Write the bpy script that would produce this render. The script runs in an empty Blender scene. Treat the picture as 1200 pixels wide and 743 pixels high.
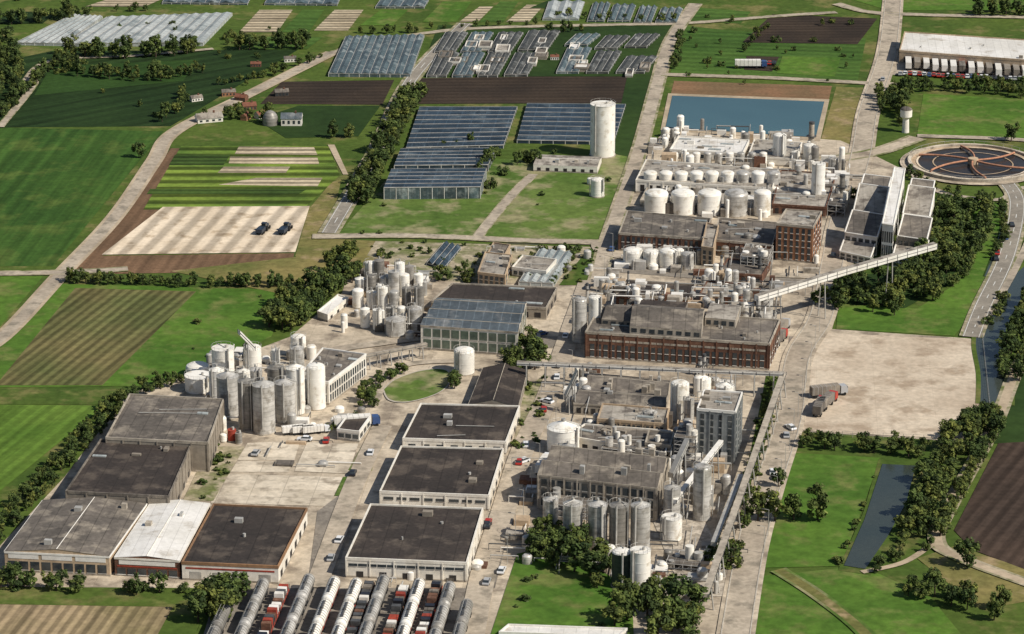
import bpy, math, random
from mathutils import Vector, Matrix
random.seed(7)
R=random.random
def U(a,b): return a+(b-a)*R()
scene=bpy.context.scene
# ---------------- image pixel frame: camera geometry used to convert image pixel coordinates to ground metres
FL=3534.0; PITCH=math.radians(19.3); ALT=333.0
cp,sp=math.cos(PITCH),math.sin(PITCH)
def ray(u,v):
    dx=u-600.0; dy=371.5-v
    return (dx, FL*cp+dy*sp, -FL*sp+dy*cp)
def P(u,v,z=0.0):
    d=ray(u,v); t=(z-ALT)/d[2]
    return Vector((d[0]*t,d[1]*t,z))
def HT(u,vb,vt):
    y=P(u,vb).y; d=ray(u,vt)
    return ALT+d[2]/d[1]*y
def SC(u,v):  # metres per image pixel on ground
    return (P(u+1,v)-P(u,v)).length
cam=bpy.data.cameras.new("camera"); co=bpy.data.objects.new("camera",cam); scene.collection.objects.link(co)
co.location=(0,0,ALT); co.rotation_euler=(math.pi/2-PITCH,0,0)
cam.sensor_width=36; cam.lens=FL/1200*36; cam.clip_start=1; cam.clip_end=60000
scene.camera=co
# ---------------- light
to_sun=Vector((0.83,-0.42,0)).normalized(); EL=math.radians(43)
ts=Vector((to_sun.x*math.cos(EL),to_sun.y*math.cos(EL),math.sin(EL)))
sl=bpy.data.lights.new("sun","SUN"); sl.energy=4.9; sl.angle=math.radians(0.5); sl.color=(1,0.94,0.84)
so=bpy.data.objects.new("sun",sl); so.rotation_mode='QUATERNION'; so.rotation_quaternion=ts.to_track_quat('Z','Y'); scene.collection.objects.link(so)
w=bpy.data.worlds.new("World"); scene.world=w; w.use_nodes=True
nt=w.node_tree; bg=nt.nodes["Background"]; sky=nt.nodes.new("ShaderNodeTexSky"); sky.sky_type='NISHITA'; sky.sun_disc=False
sky.sun_elevation=EL; sky.sun_rotation=math.atan2(ts.x,ts.y)
nt.links.new(sky.outputs[0],bg.inputs[0]); bg.inputs[1].default_value=0.075
scene.view_settings.view_transform='Standard'; scene.view_settings.look='None'; scene.view_settings.exposure=0
# ---------------- materials
MATS={}
def mat(name,c1,c2=None,c3=None,s=0.04,s2=0.7,rough=.88,metal=0,dirp=None,period=None,pstr=.35,streak=0,joints=None,jstr=.35,
        objrand=0,spec=.25,fine=.25,zband=None,ang=None,c3t=.6,zstr=.18):
    if name in MATS: return MATS[name]
    m=bpy.data.materials.new(name); m.use_nodes=True; n=m.node_tree.nodes; l=m.node_tree.links
    b=n["Principled BSDF"]; b.inputs["Roughness"].default_value=rough; b.inputs["Metallic"].default_value=metal
    b.inputs["Specular IOR Level"].default_value=spec
    g=n.new("ShaderNodeNewGeometry"); mp=n.new("ShaderNodeMapping"); l.new(g.outputs["Position"],mp.inputs["Vector"])
    a=0.0
    if dirp:
        q=P(*dirp[1])-P(*dirp[0]); a=math.atan2(q.y,q.x)
    elif ang is not None: a=ang
    else: a=math.radians(-5)
    mp.inputs["Rotation"].default_value=(0,0,-a)
    V=mp.outputs[0]
    def noise(sc,det=3,vec=None,ro=.6):
        t=n.new("ShaderNodeTexNoise"); t.inputs["Scale"].default_value=sc; t.inputs["Detail"].default_value=det; t.inputs["Roughness"].default_value=ro
        l.new(vec or V,t.inputs["Vector"]); return t.outputs["Fac"]
    def ramp(f,p0,p1,v0=0,v1=1):
        r=n.new("ShaderNodeMapRange"); l.new(f,r.inputs[0]); r.inputs[1].default_value=p0; r.inputs[2].default_value=p1; r.inputs[3].default_value=v0; r.inputs[4].default_value=v1; return r.outputs[0]
    def mix(f,ca,cb,bt='MIX'):
        x=n.new("ShaderNodeMix"); x.data_type='RGBA'; x.blend_type=bt
        if isinstance(f,(int,float)): x.inputs[0].default_value=f
        else: l.new(f,x.inputs[0])
        for i,c in ((6,ca),(7,cb)):
            if isinstance(c,tuple): x.inputs[i].default_value=(*c[:3],1)
            else: l.new(c,x.inputs[i])
        return x.outputs[2]
    def mul(col,f):
        x=n.new("ShaderNodeVectorMath"); x.operation='SCALE'; l.new(col,x.inputs[0]); l.new(f,x.inputs[3]); return x.outputs[0]
    c2=c2 or tuple(x*.75 for x in c1)
    col=mix(ramp(noise(s),.4,.62),c1,c2)
    if c3: col=mix(ramp(noise(s*2.7,5),c3t-.07,c3t+.06),col,c3)
    if streak:
        mp2=n.new("ShaderNodeMapping"); mp2.inputs["Scale"].default_value=(.006,.22,.1); l.new(V,mp2.inputs[0])
        col=mul(col,ramp(noise(1.0,4,mp2.outputs[0],.7),.3,.7,1-streak,1+streak*.6))
    if period:
        wv=n.new("ShaderNodeTexWave"); wv.bands_direction='Y'; wv.inputs["Scale"].default_value=.314/period; wv.inputs["Distortion"].default_value=.6; wv.inputs["Detail"].default_value=2; wv.inputs["Detail Scale"].default_value=.4
        l.new(V,wv.inputs["Vector"]); col=mul(col,ramp(wv.outputs["Fac"],.2,.8,1-pstr,1+pstr*.3))
    if zband:
        wv=n.new("ShaderNodeTexWave"); wv.bands_direction='Z'; wv.inputs["Scale"].default_value=.314/zband
        l.new(g.outputs["Position"],wv.inputs["Vector"]); col=mul(col,ramp(wv.outputs["Fac"],.0,.25,1-zstr,1))
    if joints:
        bt=n.new("ShaderNodeTexBrick"); bt.inputs["Scale"].default_value=1; bt.inputs["Brick Width"].default_value=joints[0]; bt.inputs["Row Height"].default_value=joints[1]
        bt.inputs["Mortar Size"].default_value=joints[2]; bt.offset=joints[3] if len(joints)>3 else 0; bt.inputs["Mortar Smooth"].default_value=.2
        bt.inputs["Color1"].default_value=(1,1,1,1); v=1-jstr*.45; bt.inputs["Color2"].default_value=(v,v,v,1); v=1-jstr; bt.inputs["Mortar"].default_value=(v,v,v,1)
        l.new(V,bt.inputs["Vector"]); col=mix(1.0,col,bt.outputs["Color"],'MULTIPLY')
    if fine: col=mul(col,ramp(noise(s2,4,g.outputs["Position"],.65),.3,.7,1-fine,1+fine*.7))
    if objrand:
        oi=n.new("ShaderNodeObjectInfo"); col=mul(col,ramp(oi.outputs["Random"],0,1,1-objrand,1+objrand))
    l.new(col,b.inputs["Base Color"])
    MATS[name]=m; return m
def leafmat(name,c,spread=.3):
    m=bpy.data.materials.new(name); m.use_nodes=True; n=m.node_tree.nodes; l=m.node_tree.links; b=n["Principled BSDF"]
    b.inputs["Roughness"].default_value=.8; b.inputs["Specular IOR Level"].default_value=.15
    oi=n.new("ShaderNodeObjectInfo"); r=n.new("ShaderNodeValToRGB"); l.new(oi.outputs["Random"],r.inputs[0])
    e=r.color_ramp.elements; e[0].color=(c[0]*.7,c[1]*.75,c[2]*.8,1); e[1].color=(c[0]*1.45,c[1]*1.2,c[2]*1.1,1); x=e.new(.5); x.color=(*c,1)
    g=n.new("ShaderNodeNewGeometry"); t=n.new("ShaderNodeTexNoise"); t.inputs["Scale"].default_value=.6; t.inputs["Detail"].default_value=1; l.new(g.outputs["Position"],t.inputs["Vector"])
    mr=n.new("ShaderNodeMapRange"); l.new(t.outputs["Fac"],mr.inputs[0]); mr.inputs[1].default_value=.3; mr.inputs[2].default_value=.7; mr.inputs[3].default_value=1-spread; mr.inputs[4].default_value=1+spread
    vm=n.new("ShaderNodeVectorMath"); vm.operation='SCALE'; l.new(r.outputs[0],vm.inputs[0]); l.new(mr.outputs[0],vm.inputs[3]); l.new(vm.outputs[0],b.inputs["Base Color"])
    MATS[name]=m; return m
# vegetation / ground
gr=mat("grass",(.085,.125,.024),(.055,.095,.018),(.18,.165,.06),s=.02,s2=.35,fine=.3,rough=.95,spec=.1)
grB=mat("grass_bright",(.095,.175,.026),(.062,.13,.019),(.15,.175,.05),s=.025,s2=.3,fine=.3,spec=.1,c3t=.58)
grM=mat("meadow",(.12,.175,.04),(.075,.13,.025),(.27,.25,.13),s=.022,s2=.3,fine=.3,spec=.1,c3t=.55)
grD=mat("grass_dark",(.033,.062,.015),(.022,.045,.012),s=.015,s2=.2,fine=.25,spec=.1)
grDry=mat("grass_dry",(.23,.19,.07),(.12,.13,.038),(.32,.24,.13),s=.03,s2=.4,fine=.3,spec=.1)
weed=mat("weedy_ground",(.30,.26,.17),(.14,.16,.055),(.40,.34,.24),s=.06,s2=.6,fine=.35,spec=.1,c3t=.52)
soilD=mat("soil_dark",(.058,.042,.03),(.04,.03,.023),s=.03,dirp=((480,92),(760,90)),period=5,pstr=.2,streak=.25,spec=.1)
soil=mat("soil_brown",(.20,.12,.07),(.14,.088,.052),s=.03,dirp=((90,310),(200,175)),period=4,pstr=.15,streak=.3,spec=.1)
soilR=mat("soil_red",(.26,.145,.08),(.18,.12,.065),s=.03,dirp=((790,95),(975,100)),streak=.3,spec=.1)
concrete=mat("concrete_paving",(.60,.505,.38),(.44,.365,.27),(.27,.22,.165),s=.035,s2=.5,fine=.24,joints=(7,7,.07),jstr=.28,rough=.9,c3t=.56)
concL=mat("concrete_light",(.70,.61,.48),(.56,.48,.365),(.37,.31,.235),s=.06,s2=.5,fine=.18,joints=(9,6,.14),jstr=.32,c3t=.58)
yard=mat("gravel_yard",(.63,.53,.405),(.50,.405,.30),(.38,.295,.21),s=.03,s2=.5,fine=.2,joints=(18,9,.12),jstr=.12,c3t=.58)
tanlot=mat("tan_lot",(.72,.60,.45),(.60,.49,.355),(.43,.33,.22),s=.05,s2=.5,fine=.15,dirp=((160,298),(215,243)),period=7,pstr=.35,c3t=.6)
asph=mat("asphalt",(.28,.25,.205),(.22,.195,.16),(.34,.3,.245),s=.05,s2=.8,fine=.2)
asphL=mat("asphalt_worn",(.46,.39,.30),(.36,.30,.23),(.25,.215,.165),s=.05,s2=.6,fine=.25,c3t=.58)
dirt=mat("dirt_road",(.48,.385,.27),(.34,.27,.185),s=.05,s2=.6,fine=.2)
water=mat("water",(.06,.125,.14),(.045,.10,.115),s=.01,rough=.12,spec=.5,fine=.05)
waterC=mat("canal_water",(.04,.052,.046),(.05,.06,.05),s=.03,rough=.15,spec=.5,fine=.1)
white=mat("white_paint",(.80,.77,.71),(.70,.66,.59),s=.1,s2=.8,fine=.12,rough=.6)
marking=mat("road_marking",(.7,.7,.66),(.55,.55,.5),s=.3,fine=.2)
kerbm=mat("kerb_concrete",(.5,.45,.37),(.4,.36,.30),s=.2)
# building
roofK=mat("roof_bitumen_dark",(.058,.046,.039),(.039,.032,.028),(.11,.088,.07),s=.05,s2=.9,fine=.28,joints=(5,22,.16),jstr=.34,rough=.8,c3t=.57)
roofG=mat("roof_grey",(.18,.155,.13),(.115,.10,.085),(.29,.25,.20),s=.06,s2=.7,fine=.28,joints=(4,16,.16),jstr=.38,rough=.8,c3t=.57)
roofL=mat("roof_light_grey",(.42,.38,.32),(.30,.265,.22),(.16,.137,.115),s=.08,s2=.7,fine=.22,joints=(4,14,.14),jstr=.25,rough=.75,c3t=.56)
roofW=mat("roof_white",(.80,.77,.72),(.68,.65,.59),(.5,.45,.38),s=.05,joints=(3.2,30,.12),jstr=.22,fine=.12,rough=.6,c3t=.63)
roofB=mat("roof_blue_grey",(.075,.09,.10),(.052,.064,.072),(.14,.145,.145),s=.06,joints=(3,9,.14),jstr=-.9,rough=.5,spec=.4)
wallW=mat("wall_white",(.78,.735,.65),(.66,.61,.52),s=.15,s2=.8,fine=.15,rough=.7)
wallG=mat("wall_grey_cladding",(.29,.25,.20),(.21,.18,.145),s=.1,s2=.7,fine=.2,ang=0)
wallD=mat("wall_dark",(.07,.062,.055),(.05,.045,.04),s=.1)
wallT=mat("wall_tan",(.52,.39,.26),(.39,.29,.19),s=.1,s2=.8)
brickm=mat("brick_brown",(.165,.082,.052),(.115,.06,.041),(.23,.125,.08),s=.15,s2=1.5,fine=.3)
brickO=mat("brick_orange",(.38,.19,.10),(.29,.14,.078),s=.15,s2=1.5,fine=.25)
redm=mat("red_paint",(.36,.06,.035),(.25,.045,.03),s=.3)
concW=mat("concrete_wall",(.44,.385,.31),(.32,.28,.225),(.21,.18,.145),s=.12,s2=.7,fine=.22)
steelD=mat("steel_dark",(.09,.09,.09),(.06,.06,.06),s=.3,rough=.5,spec=.4)
steelL=mat("steel_galvanised",(.50,.48,.44),(.36,.345,.315),s=.2,metal=.2,rough=.4,fine=.15)
siloM=mat("silo_metal",(.60,.575,.53),(.44,.42,.38),(.32,.295,.255),s=.12,s2=.6,metal=.2,rough=.38,zband=1.5,fine=.2,c3t=.58)
siloG=mat("silo_grey",(.30,.28,.25),(.21,.195,.17),s=.12,s2=.6,metal=.2,rough=.42,zband=1.3,fine=.25)
siloW=mat("silo_white",(.84,.81,.74),(.74,.70,.62),(.55,.49,.39),s=.12,s2=.6,rough=.5,fine=.1,c3t=.62)
siloK=mat("silo_dark_green",(.08,.10,.07),(.06,.072,.052),s=.1,zband=1.3,rough=.45)
glass=mat("window_glass",(.03,.037,.042),(.05,.06,.065),s=.4,rough=.12,spec=.6,fine=.1)
glassG=mat("green_glass",(.11,.145,.11),(.065,.09,.07),s=.3,rough=.2,spec=.6)
door=mat("door_dark",(.05,.045,.04),(.035,.03,.03),s=.3)
ghD=mat("greenhouse_glass_dark",(.026,.040,.055),(.018,.028,.038),(.06,.078,.09),s=.04,joints=(5,3,.2),jstr=-1.0,rough=.4,spec=.25,fine=.25)
ghM=mat("greenhouse_glass",(.07,.095,.10),(.045,.062,.068),(.18,.20,.195),s=.07,joints=(3.5,3,.2),jstr=-.7,rough=.4,spec=.3,fine=.35)
ghK=mat("shade_house_roof",(.06,.062,.058),(.04,.041,.039),(.13,.132,.125),s=.06,joints=(4,4,.2),jstr=-.8,rough=.6,spec=.2,fine=.3)
ghL=mat("greenhouse_glass_pale",(.46,.48,.46),(.34,.37,.36),(.22,.25,.245),s=.03,joints=(5,4,.25),jstr=.3,rough=.4,spec=.3,fine=.2)
bark=mat("bark",(.07,.05,.035),(.05,.035,.025),s=1)
lf=[leafmat("foliage_light",(.11,.145,.037)),leafmat("foliage_mid",(.066,.096,.026)),leafmat("foliage_dark",(.037,.057,.018))]
tyre=mat("tyre",(.02,.02,.02),s=1); 
carc=[mat("car_paint_%s"%k,c,c,rough=.3,spec=.5,fine=.05) for k,c in dict(white=(.75,.75,.75),black=(.02,.02,.025),blue=(.04,.08,.2),red=(.4,.03,.02),silver=(.4,.4,.4)).items()]
# ---------------- mesh builder
class MB:
    def __init__(s): s.v=[];s.f=[];s.m=[];s.sm=[];s.mats=[]
    def mi(s,m):
        if m not in s.mats: s.mats.append(m)
        return s.mats.index(m)
    def face(s,pts,m,sm=False):
        i=len(s.v); s.v+= [tuple(p) for p in pts]; s.f.append(tuple(range(i,i+len(pts)))); s.m.append(s.mi(m)); s.sm.append(sm)
    def prism(s,poly,z0,z1,m,top=None):
        A=sum(poly[i][0]*poly[(i+1)%len(poly)][1]-poly[(i+1)%len(poly)][0]*poly[i][1] for i in range(len(poly)))
        if A<0: poly=poly[::-1]
        n=len(poly)
        for i in range(n):
            a=poly[i]; b=poly[(i+1)%n]
            s.face([(a[0],a[1],z0),(b[0],b[1],z0),(b[0],b[1],z1),(a[0],a[1],z1)],m)
        s.face([(p[0],p[1],z1) for p in poly],top or m)
        s.face([(p[0],p[1],z0) for p in poly[::-1]],m)
    def obox(s,c,ex,ey,hx,hy,z0,z1,m,top=None):
        c=Vector((c[0],c[1]));ex=Vector(ex[:2]).normalized();ey=Vector(ey[:2]).normalized()
        s.prism([tuple(c-ex*hx-ey*hy),tuple(c+ex*hx-ey*hy),tuple(c+ex*hx+ey*hy),tuple(c-ex*hx+ey*hy)],z0,z1,m,top)
    def cyl(s,x,y,z0,z1,r0,r1=None,seg=20,m=None,cap=True,capm=None):
        r1=r0 if r1 is None else r1; i=len(s.v)
        for k in range(seg):
            a=2*math.pi*k/seg; s.v.append((x+r0*math.cos(a),y+r0*math.sin(a),z0)); s.v.append((x+r1*math.cos(a),y+r1*math.sin(a),z1))
        mi=s.mi(m)
        for k in range(seg):
            j=(k+1)%seg; s.f.append((i+2*k,i+2*j,i+2*j+1,i+2*k+1)); s.m.append(mi); s.sm.append(True)
        if cap and r1>0.01: s.face([(x+r1*math.cos(2*math.pi*k/seg),y+r1*math.sin(2*math.pi*k/seg),z1) for k in range(seg)],capm or m)
    def dome(s,x,y,z,r,h,seg=20,m=None,n=4):
        for k in range(n):
            a0=math.pi/2*k/n;a1=math.pi/2*(k+1)/n
            s.cyl(x,y,z+h*math.sin(a0),z+h*math.sin(a1),r*math.cos(a0),max(r*math.cos(a1),.005),seg,m,False)
    def tube(s,p,q,r,m,seg=8,r2=None,cap=True):
        p=Vector(p);q=Vector(q);d=(q-p); 
        if d.length<1e-4: return
        d.normalize(); a=Vector((0,0,1)) if abs(d.z)<.9 else Vector((1,0,0)); e=d.cross(a).normalized(); g=d.cross(e).normalized()
        r2=r if r2 is None else r2; i=len(s.v); mi=s.mi(m)
        for k in range(seg):
            t=2*math.pi*k/seg; o=e*math.cos(t)+g*math.sin(t); s.v.append(tuple(p+o*r)); s.v.append(tuple(q+o*r2))
        for k in range(seg):
            j=(k+1)%seg; s.f.append((i+2*k,i+2*k+1,i+2*j+1,i+2*j)); s.m.append(mi); s.sm.append(seg>5)
        if cap:
            s.face([s.v[i+2*k] for k in range(seg)],m); s.face([s.v[i+2*k+1] for k in range(seg)][::-1],m)
    def mesh(s,name):
        me=bpy.data.meshes.new(name); me.from_pydata(s.v,[],s.f)
        for m in s.mats: me.materials.append(m)
        me.polygons.foreach_set("material_index",s.m); me.polygons.foreach_set("use_smooth",s.sm); me.update(); return me
    def build(s,name,parent=None):
        if not s.f: return None
        me=s.mesh(name); o=bpy.data.objects.new(name,me); scene.collection.objects.link(o)
        if parent: o.parent=parent
        return o
def empty(name):
    e=bpy.data.objects.new(name,None); scene.collection.objects.link(e); e.empty_display_size=1; return e
def inst(me,name,loc,rz=0,sc=(1,1,1),parent=None):
    o=bpy.data.objects.new(name,me); o.location=loc; o.rotation_euler=(0,0,rz); o.scale=sc; scene.collection.objects.link(o)
    if parent: o.parent=parent
    return o
# ---------------- ground
mb=MB(); S=25000
mb.face([(-S,-3000,0),(S,-3000,0),(S,S,0),(-S,S,0)],gr); mb.build("ground")
SN=[0]
def sheet(name,pts,m,layer=1):
    SN[0]+=1
    mb=MB(); q=[P(*p) for p in pts]; z=layer*.05+SN[0]*.0004
    A=sum(q[i].x*q[(i+1)%len(q)].y-q[(i+1)%len(q)].x*q[i].y for i in range(len(q)))
    if A<0:q=q[::-1]
    mb.face([(p.x,p.y,z) for p in q],m); return mb.build(name)
def smooth(pts,n=8):
    out=[]
    for i in range(len(pts)-1):
        p0=pts[max(i-1,0)];p1=pts[i];p2=pts[i+1];p3=pts[min(i+2,len(pts)-1)]
        for k in range(n):
            t=k/n; out.append(.5*((2*p1)+(p2-p0)*t+(2*p0-5*p1+4*p2-p3)*t*t+(3*p1-p0-3*p2+p3)*t**3))
    out.append(pts[-1]); return out
def ribbon(mb,q,wd,z,m,off=0):
    L=[];Rr=[]
    for i,p in enumerate(q):
        d=(q[min(i+1,len(q)-1)]-q[max(i-1,0)]); d.z=0; d.normalize(); nn=Vector((-d.y,d.x,0))
        L.append(p+nn*wd/2+nn*off);Rr.append(p-nn*wd/2+nn*off)
    for i in range(len(q)-1):
        mb.face([(Rr[i].x,Rr[i].y,z),(Rr[i+1].x,Rr[i+1].y,z),(L[i+1].x,L[i+1].y,z),(L[i].x,L[i].y,z)],m)
RL=[0]
def road(name,pts,wd,m=None,verge=None,mark=False,layer=6,kerb=False,vm=None):
    q=smooth([P(*p) for p in pts]); mb=MB(); RL[0]+=1; zz=layer*.05+.06+RL[0]*.004
    if verge: ribbon(mb,q,wd+verge,zz-.0021,vm or weed)
    ribbon(mb,q,wd,zz,m or asph)
    if mark:
        ribbon(mb,q,.2,zz+.012,marking,wd/2-.5); ribbon(mb,q,.2,zz+.012,marking,-wd/2+.5)
        for i in range(0,len(q)-1,2): ribbon(mb,[q[i],q[i].lerp(q[i+1],.6)],.25,zz+.012,marking)
    if kerb:
        for sg in (1,-1):
            ribbon(mb,q,.35,zz+.12,kerbm,sg*(wd/2+.17))
            for i in range(len(q)-1):
                d=(q[i+1]-q[i]).normalized(); nn=Vector((-d.y,d.x,0))*sg*(wd/2); a=q[i]+nn;b=q[i+1]+nn
                mb.face([(a.x,a.y,zz-.05),(b.x,b.y,zz-.05),(b.x,b.y,zz+.12),(a.x,a.y,zz+.12)],kerbm)
    return mb.build(name)
def fieldmat(nm,c1,c2,dirp,period=None,c3=None,streak=.25,pstr=.25): return mat(nm,c1,c2,c3,s=.02,s2=.4,dirp=dirp,period=period,streak=streak,pstr=pstr,spec=.1,fine=.25,c3t=.58)
fA=fieldmat("field_green_deep",(.058,.12,.022),(.038,.088,.017),((20,300),(120,170)),6,(.09,.14,.03),streak=.35,pstr=.12)
fB=fieldmat("field_green_cloud_shade",(.026,.052,.015),(.019,.040,.012),((30,120),(200,90)),9,streak=.4,pstr=.2)  # green darkened to paint the cloud shadow on the upper-left fields
fC=fieldmat("field_brownish",(.19,.16,.068),(.12,.13,.046),((60,450),(200,340)),3.4,streak=.4,pstr=.35)
fD=fieldmat("field_lime",(.13,.21,.034),(.085,.16,.023),((0,560),(100,480)),4,streak=.3,pstr=.15)
fE=fieldmat("plots_green",(.19,.26,.042),(.085,.145,.026),((180,215),(380,215)),9,streak=.6,pstr=.55)
fF=fieldmat("plots_dark",(.07,.12,.025),(.045,.08,.018),((180,215),(380,215)),5,streak=.4,pstr=.4)
fT=fieldmat("plots_tan",(.54,.45,.31),(.37,.30,.2),((180,215),(380,215)),5,streak=.4,pstr=.5)
fG=fieldmat("field_far_green",(.078,.145,.028),(.052,.108,.021),((850,40),(1000,45)),7,streak=.3,pstr=.15)
fP=fieldmat("plough_purple",(.085,.058,.043),(.062,.044,.034),((1130,620),(1200,540)),4,streak=.3)
fY=fieldmat("field_stubble",(.36,.27,.16),(.23,.19,.09),((10,743),(40,705)),3,streak=.4,pstr=.3)
fH=fieldmat("field_teal_cloud_shade",(.035,.075,.017),(.026,.058,.014),((50,100),(220,80)))  # inner upper-left plot, cloud shadow also put into its colour
fields=[
("field",[(-60,148),(192,154),(150,205),(62,312),(-60,312)],fA,1),
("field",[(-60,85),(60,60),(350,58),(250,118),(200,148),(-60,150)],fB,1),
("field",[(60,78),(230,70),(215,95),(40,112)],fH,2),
("field",[(330,96),(462,94),(448,123),(305,122)],soilD,2),
("field",[(350,124),(446,124),(420,160),(335,162),(300,140)],grD,2),
("field",[(482,92),(762,88),(748,121),(487,122)],soilD,2),
("field",[(790,95),(975,101),(971,119),(786,111)],soilR,2),
("field",[(795,30),(905,40),(1015,45),(1005,95),(786,86)],fG,1),
("field",[(905,17),(1028,22),(1005,52),(870,50)],soilD,3),
("field",[(875,66),(913,67),(905,84),(872,82)],soilD,3),
("field",[(917,66),(985,68),(978,90),(910,86)],grB,3),
("field",[(1000,0),(1200,0),(1200,12),(1040,12)],grB,2),
("field",[(800,8),(880,14),(868,28),(800,24)],fG,2),
("field",[(1082,110),(1230,118),(1230,165),(1075,157)],grB,2),
("field",[(980,102),(1014,103),(1005,180),(958,178)],grDry,2),
("field",[(212,172),(305,171),(385,172),(398,206),(355,246),(168,246)],fE,3),
("field",[(205,182),(270,182),(262,194),(198,194)],fF,4),
("field",[(280,172),(368,173),(372,182),(275,181)],fT,4),
("field",[(270,184),(372,185),(374,193),(268,192)],fT,4),
("field",[(262,196),(340,196),(335,203),(255,203)],fT,4),
("field",[(300,209),(378,209),(372,219),(256,217)],fT,4),
("field",[(176,222),(360,222),(350,228),(172,228)],fF,4),
("field",[(384,170),(402,205),(408,205),(392,170)],dirt,4),
("field",[(88,314),(150,250),(200,174),(213,174),(168,246),(190,243),(120,300),(345,297),(340,318),(75,322)],soil,2),
("tan_storage_pad",[(119,299),(191,243),(363,242),(346,296)],tanlot,4),
("field",[(346,300),(362,245),(388,214),(400,210),(385,280),(480,284),(470,300),(370,318)],grDry,1),
("field",[(200,318),(360,300),(470,285),(455,305),(400,330),(330,345)],grDry,3),
("field",[(-60,322),(52,322),(-10,395),(-60,440)],grB,1),
("field",[(72,333),(338,340),(318,395),(200,452),(-60,455),(-30,430)],grB,2),
("field",[(88,338),(230,342),(120,452),(-5,452)],fC,3),
("grass_verge",[(-60,457),(148,458),(130,474),(-60,474)],gr,2),
("field",[(-60,474),(122,476),(-60,625)],fD,3),
("field",[(-60,706),(205,707),(160,790),(-60,790)],fY,3),
("grass_verge",[(-60,688),(250,690),(205,712),(-60,708)],gr,4),
("grass",[(478,182),(620,188),(742,178),(706,283),(395,276)],grM,2),
("grass",[(440,283),(700,290),(690,335),(520,330),(430,300)],weed,3),
("grass",[(735,90),(768,90),(742,185),(715,180)],grD,3),
("grass",[(982,352),(1075,362),(1125,330),(1142,232),(1176,240),(1170,330),(1118,394),(980,386)],grB,3),
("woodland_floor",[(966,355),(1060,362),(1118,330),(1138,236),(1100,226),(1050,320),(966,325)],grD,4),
("grass",[(926,531),(1032,537),(1000,625),(985,664),(893,666),(905,590)],grB,3),
("grass",[(890,676),(1010,664),(1090,700),(1140,760),(870,760)],grB,3),
("grass",[(1000,670),(1100,660),(1200,690),(1200,790),(1090,790)],gr,2),
("grass",[(1075,655),(1120,640),(1205,668),(1205,705),(1150,715)],grDry,3),
("field",[(1118,622),(1170,520),(1260,515),(1260,690),(1140,645)],fP,3),
("grass",[(1160,520),(1225,330),(1290,330),(1290,520)],grD,2),
]
for nme,pts,m,l in fields: sheet(nme,pts,m,l)
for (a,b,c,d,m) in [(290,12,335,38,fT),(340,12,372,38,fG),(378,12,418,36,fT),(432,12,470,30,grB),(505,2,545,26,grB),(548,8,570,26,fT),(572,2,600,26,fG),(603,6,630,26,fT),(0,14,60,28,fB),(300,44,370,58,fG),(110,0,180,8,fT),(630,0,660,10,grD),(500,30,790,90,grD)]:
    sheet("field",[(a+14,b),(c+8,b),(c-10,d),(a-10,d)],m,3)
# industrial pad
sheet("pavement",[(418,296),(560,300),(560,330),(690,330),(708,283),(738,190),(785,150),(985,165),(1020,180),(1060,200),(1000,310),(985,352),(975,386),(1151,398),(1157,480),(1130,518),(938,506),(930,530),(880,665),(850,790),(240,790),(268,695),(0,690),(-60,690),(-60,650),(0,640),(75,560),(150,462),(215,442),(340,395),(400,345)],concrete,2)
sheet("gravel_yard",[(948,390),(1151,399),(1156,480),(1128,516),(940,505)],yard,4)
sheet("concrete_slab",[(290,520),(352,517),(345,540),(278,540)],concL,4)
sheet("concrete_slab",[(262,556),(402,560),(385,594),(247,590)],concL,4)
sheet("concrete_slab",[(360,519),(420,521),(408,556),(345,553)],concL,5)
sheet("concrete_slab",[(278,541),(343,542),(338,554),(270,554)],concL,4)
sheet("weedy_strip",[(245,524),(287,524),(250,588),(214,588)],weed,5)
sheet("weedy_strip",[(425,522),(442,523),(436,553),(408,552)],grM,6)
sheet("weedy_strip",[(402,560),(422,560),(412,582),(392,582)],grM,6)
sheet("grass",[(606,650),(650,640),(740,690),(745,790),(560,790)],grB,5)
sheet("grass",[(815,640),(872,630),(850,690),(820,690)],gr,5)
sheet("grass",[(614,455),(640,440),(632,520),(600,530)],weed,5)
sheet("grass",[(868,588),(898,440),(922,440),(905,520),(880,610)],gr,5)
sheet("grass",[(690,292),(705,292),(690,335),(655,335)],gr,5)
sheet("rubble_yard",[(745,560),(800,560),(870,700),(800,700)],mat("rubble_ground",(.36,.31,.245),(.21,.18,.145),(.48,.42,.34),s=.15,s2=1.0,fine=.35,c3t=.5),5)
sheet("truck_apron",[(1048,62),(1250,76),(1250,96),(1042,88)],asphL,4)
patch=mat("asphalt_patch",(.20,.175,.145),(.28,.245,.20),(.14,.12,.10),s=.06,s2=.8,fine=.25)
for pl in [[(372,600),(425,560),(400,655),(360,690)],[(560,690),(600,560),(612,560),(580,690)],[(235,520),(262,500),(262,515),(232,560)],[(705,305),(960,330),(958,338),(700,318)],[(925,395),(950,395),(935,470),(915,470)],[(600,395),(655,395),(648,408),(600,410)],[(255,690),(560,690),(540,790),(225,790)]]: sheet("asphalt_patch",pl,patch,4)
# lawn island
mb=MB(); isl=smooth([P(*p) for p in [(448,458),(462,446),(490,436),(518,433),(529,440),(524,455),(505,466),(475,473),(455,470),(448,458)]],5)[:-1]
cc=sum(isl,Vector())/len(isl)
A=sum(isl[i].x*isl[(i+1)%len(isl)].y-isl[(i+1)%len(isl)].x*isl[i].y for i in range(len(isl)))
if A<0: isl=isl[::-1]
mb.face([(p.x,p.y,.40) for p in isl],kerbm); mb.face([(*(cc+(p-cc)*.95)[:2],.43) for p in isl],grM)
mb.build("lawn_island")
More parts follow.
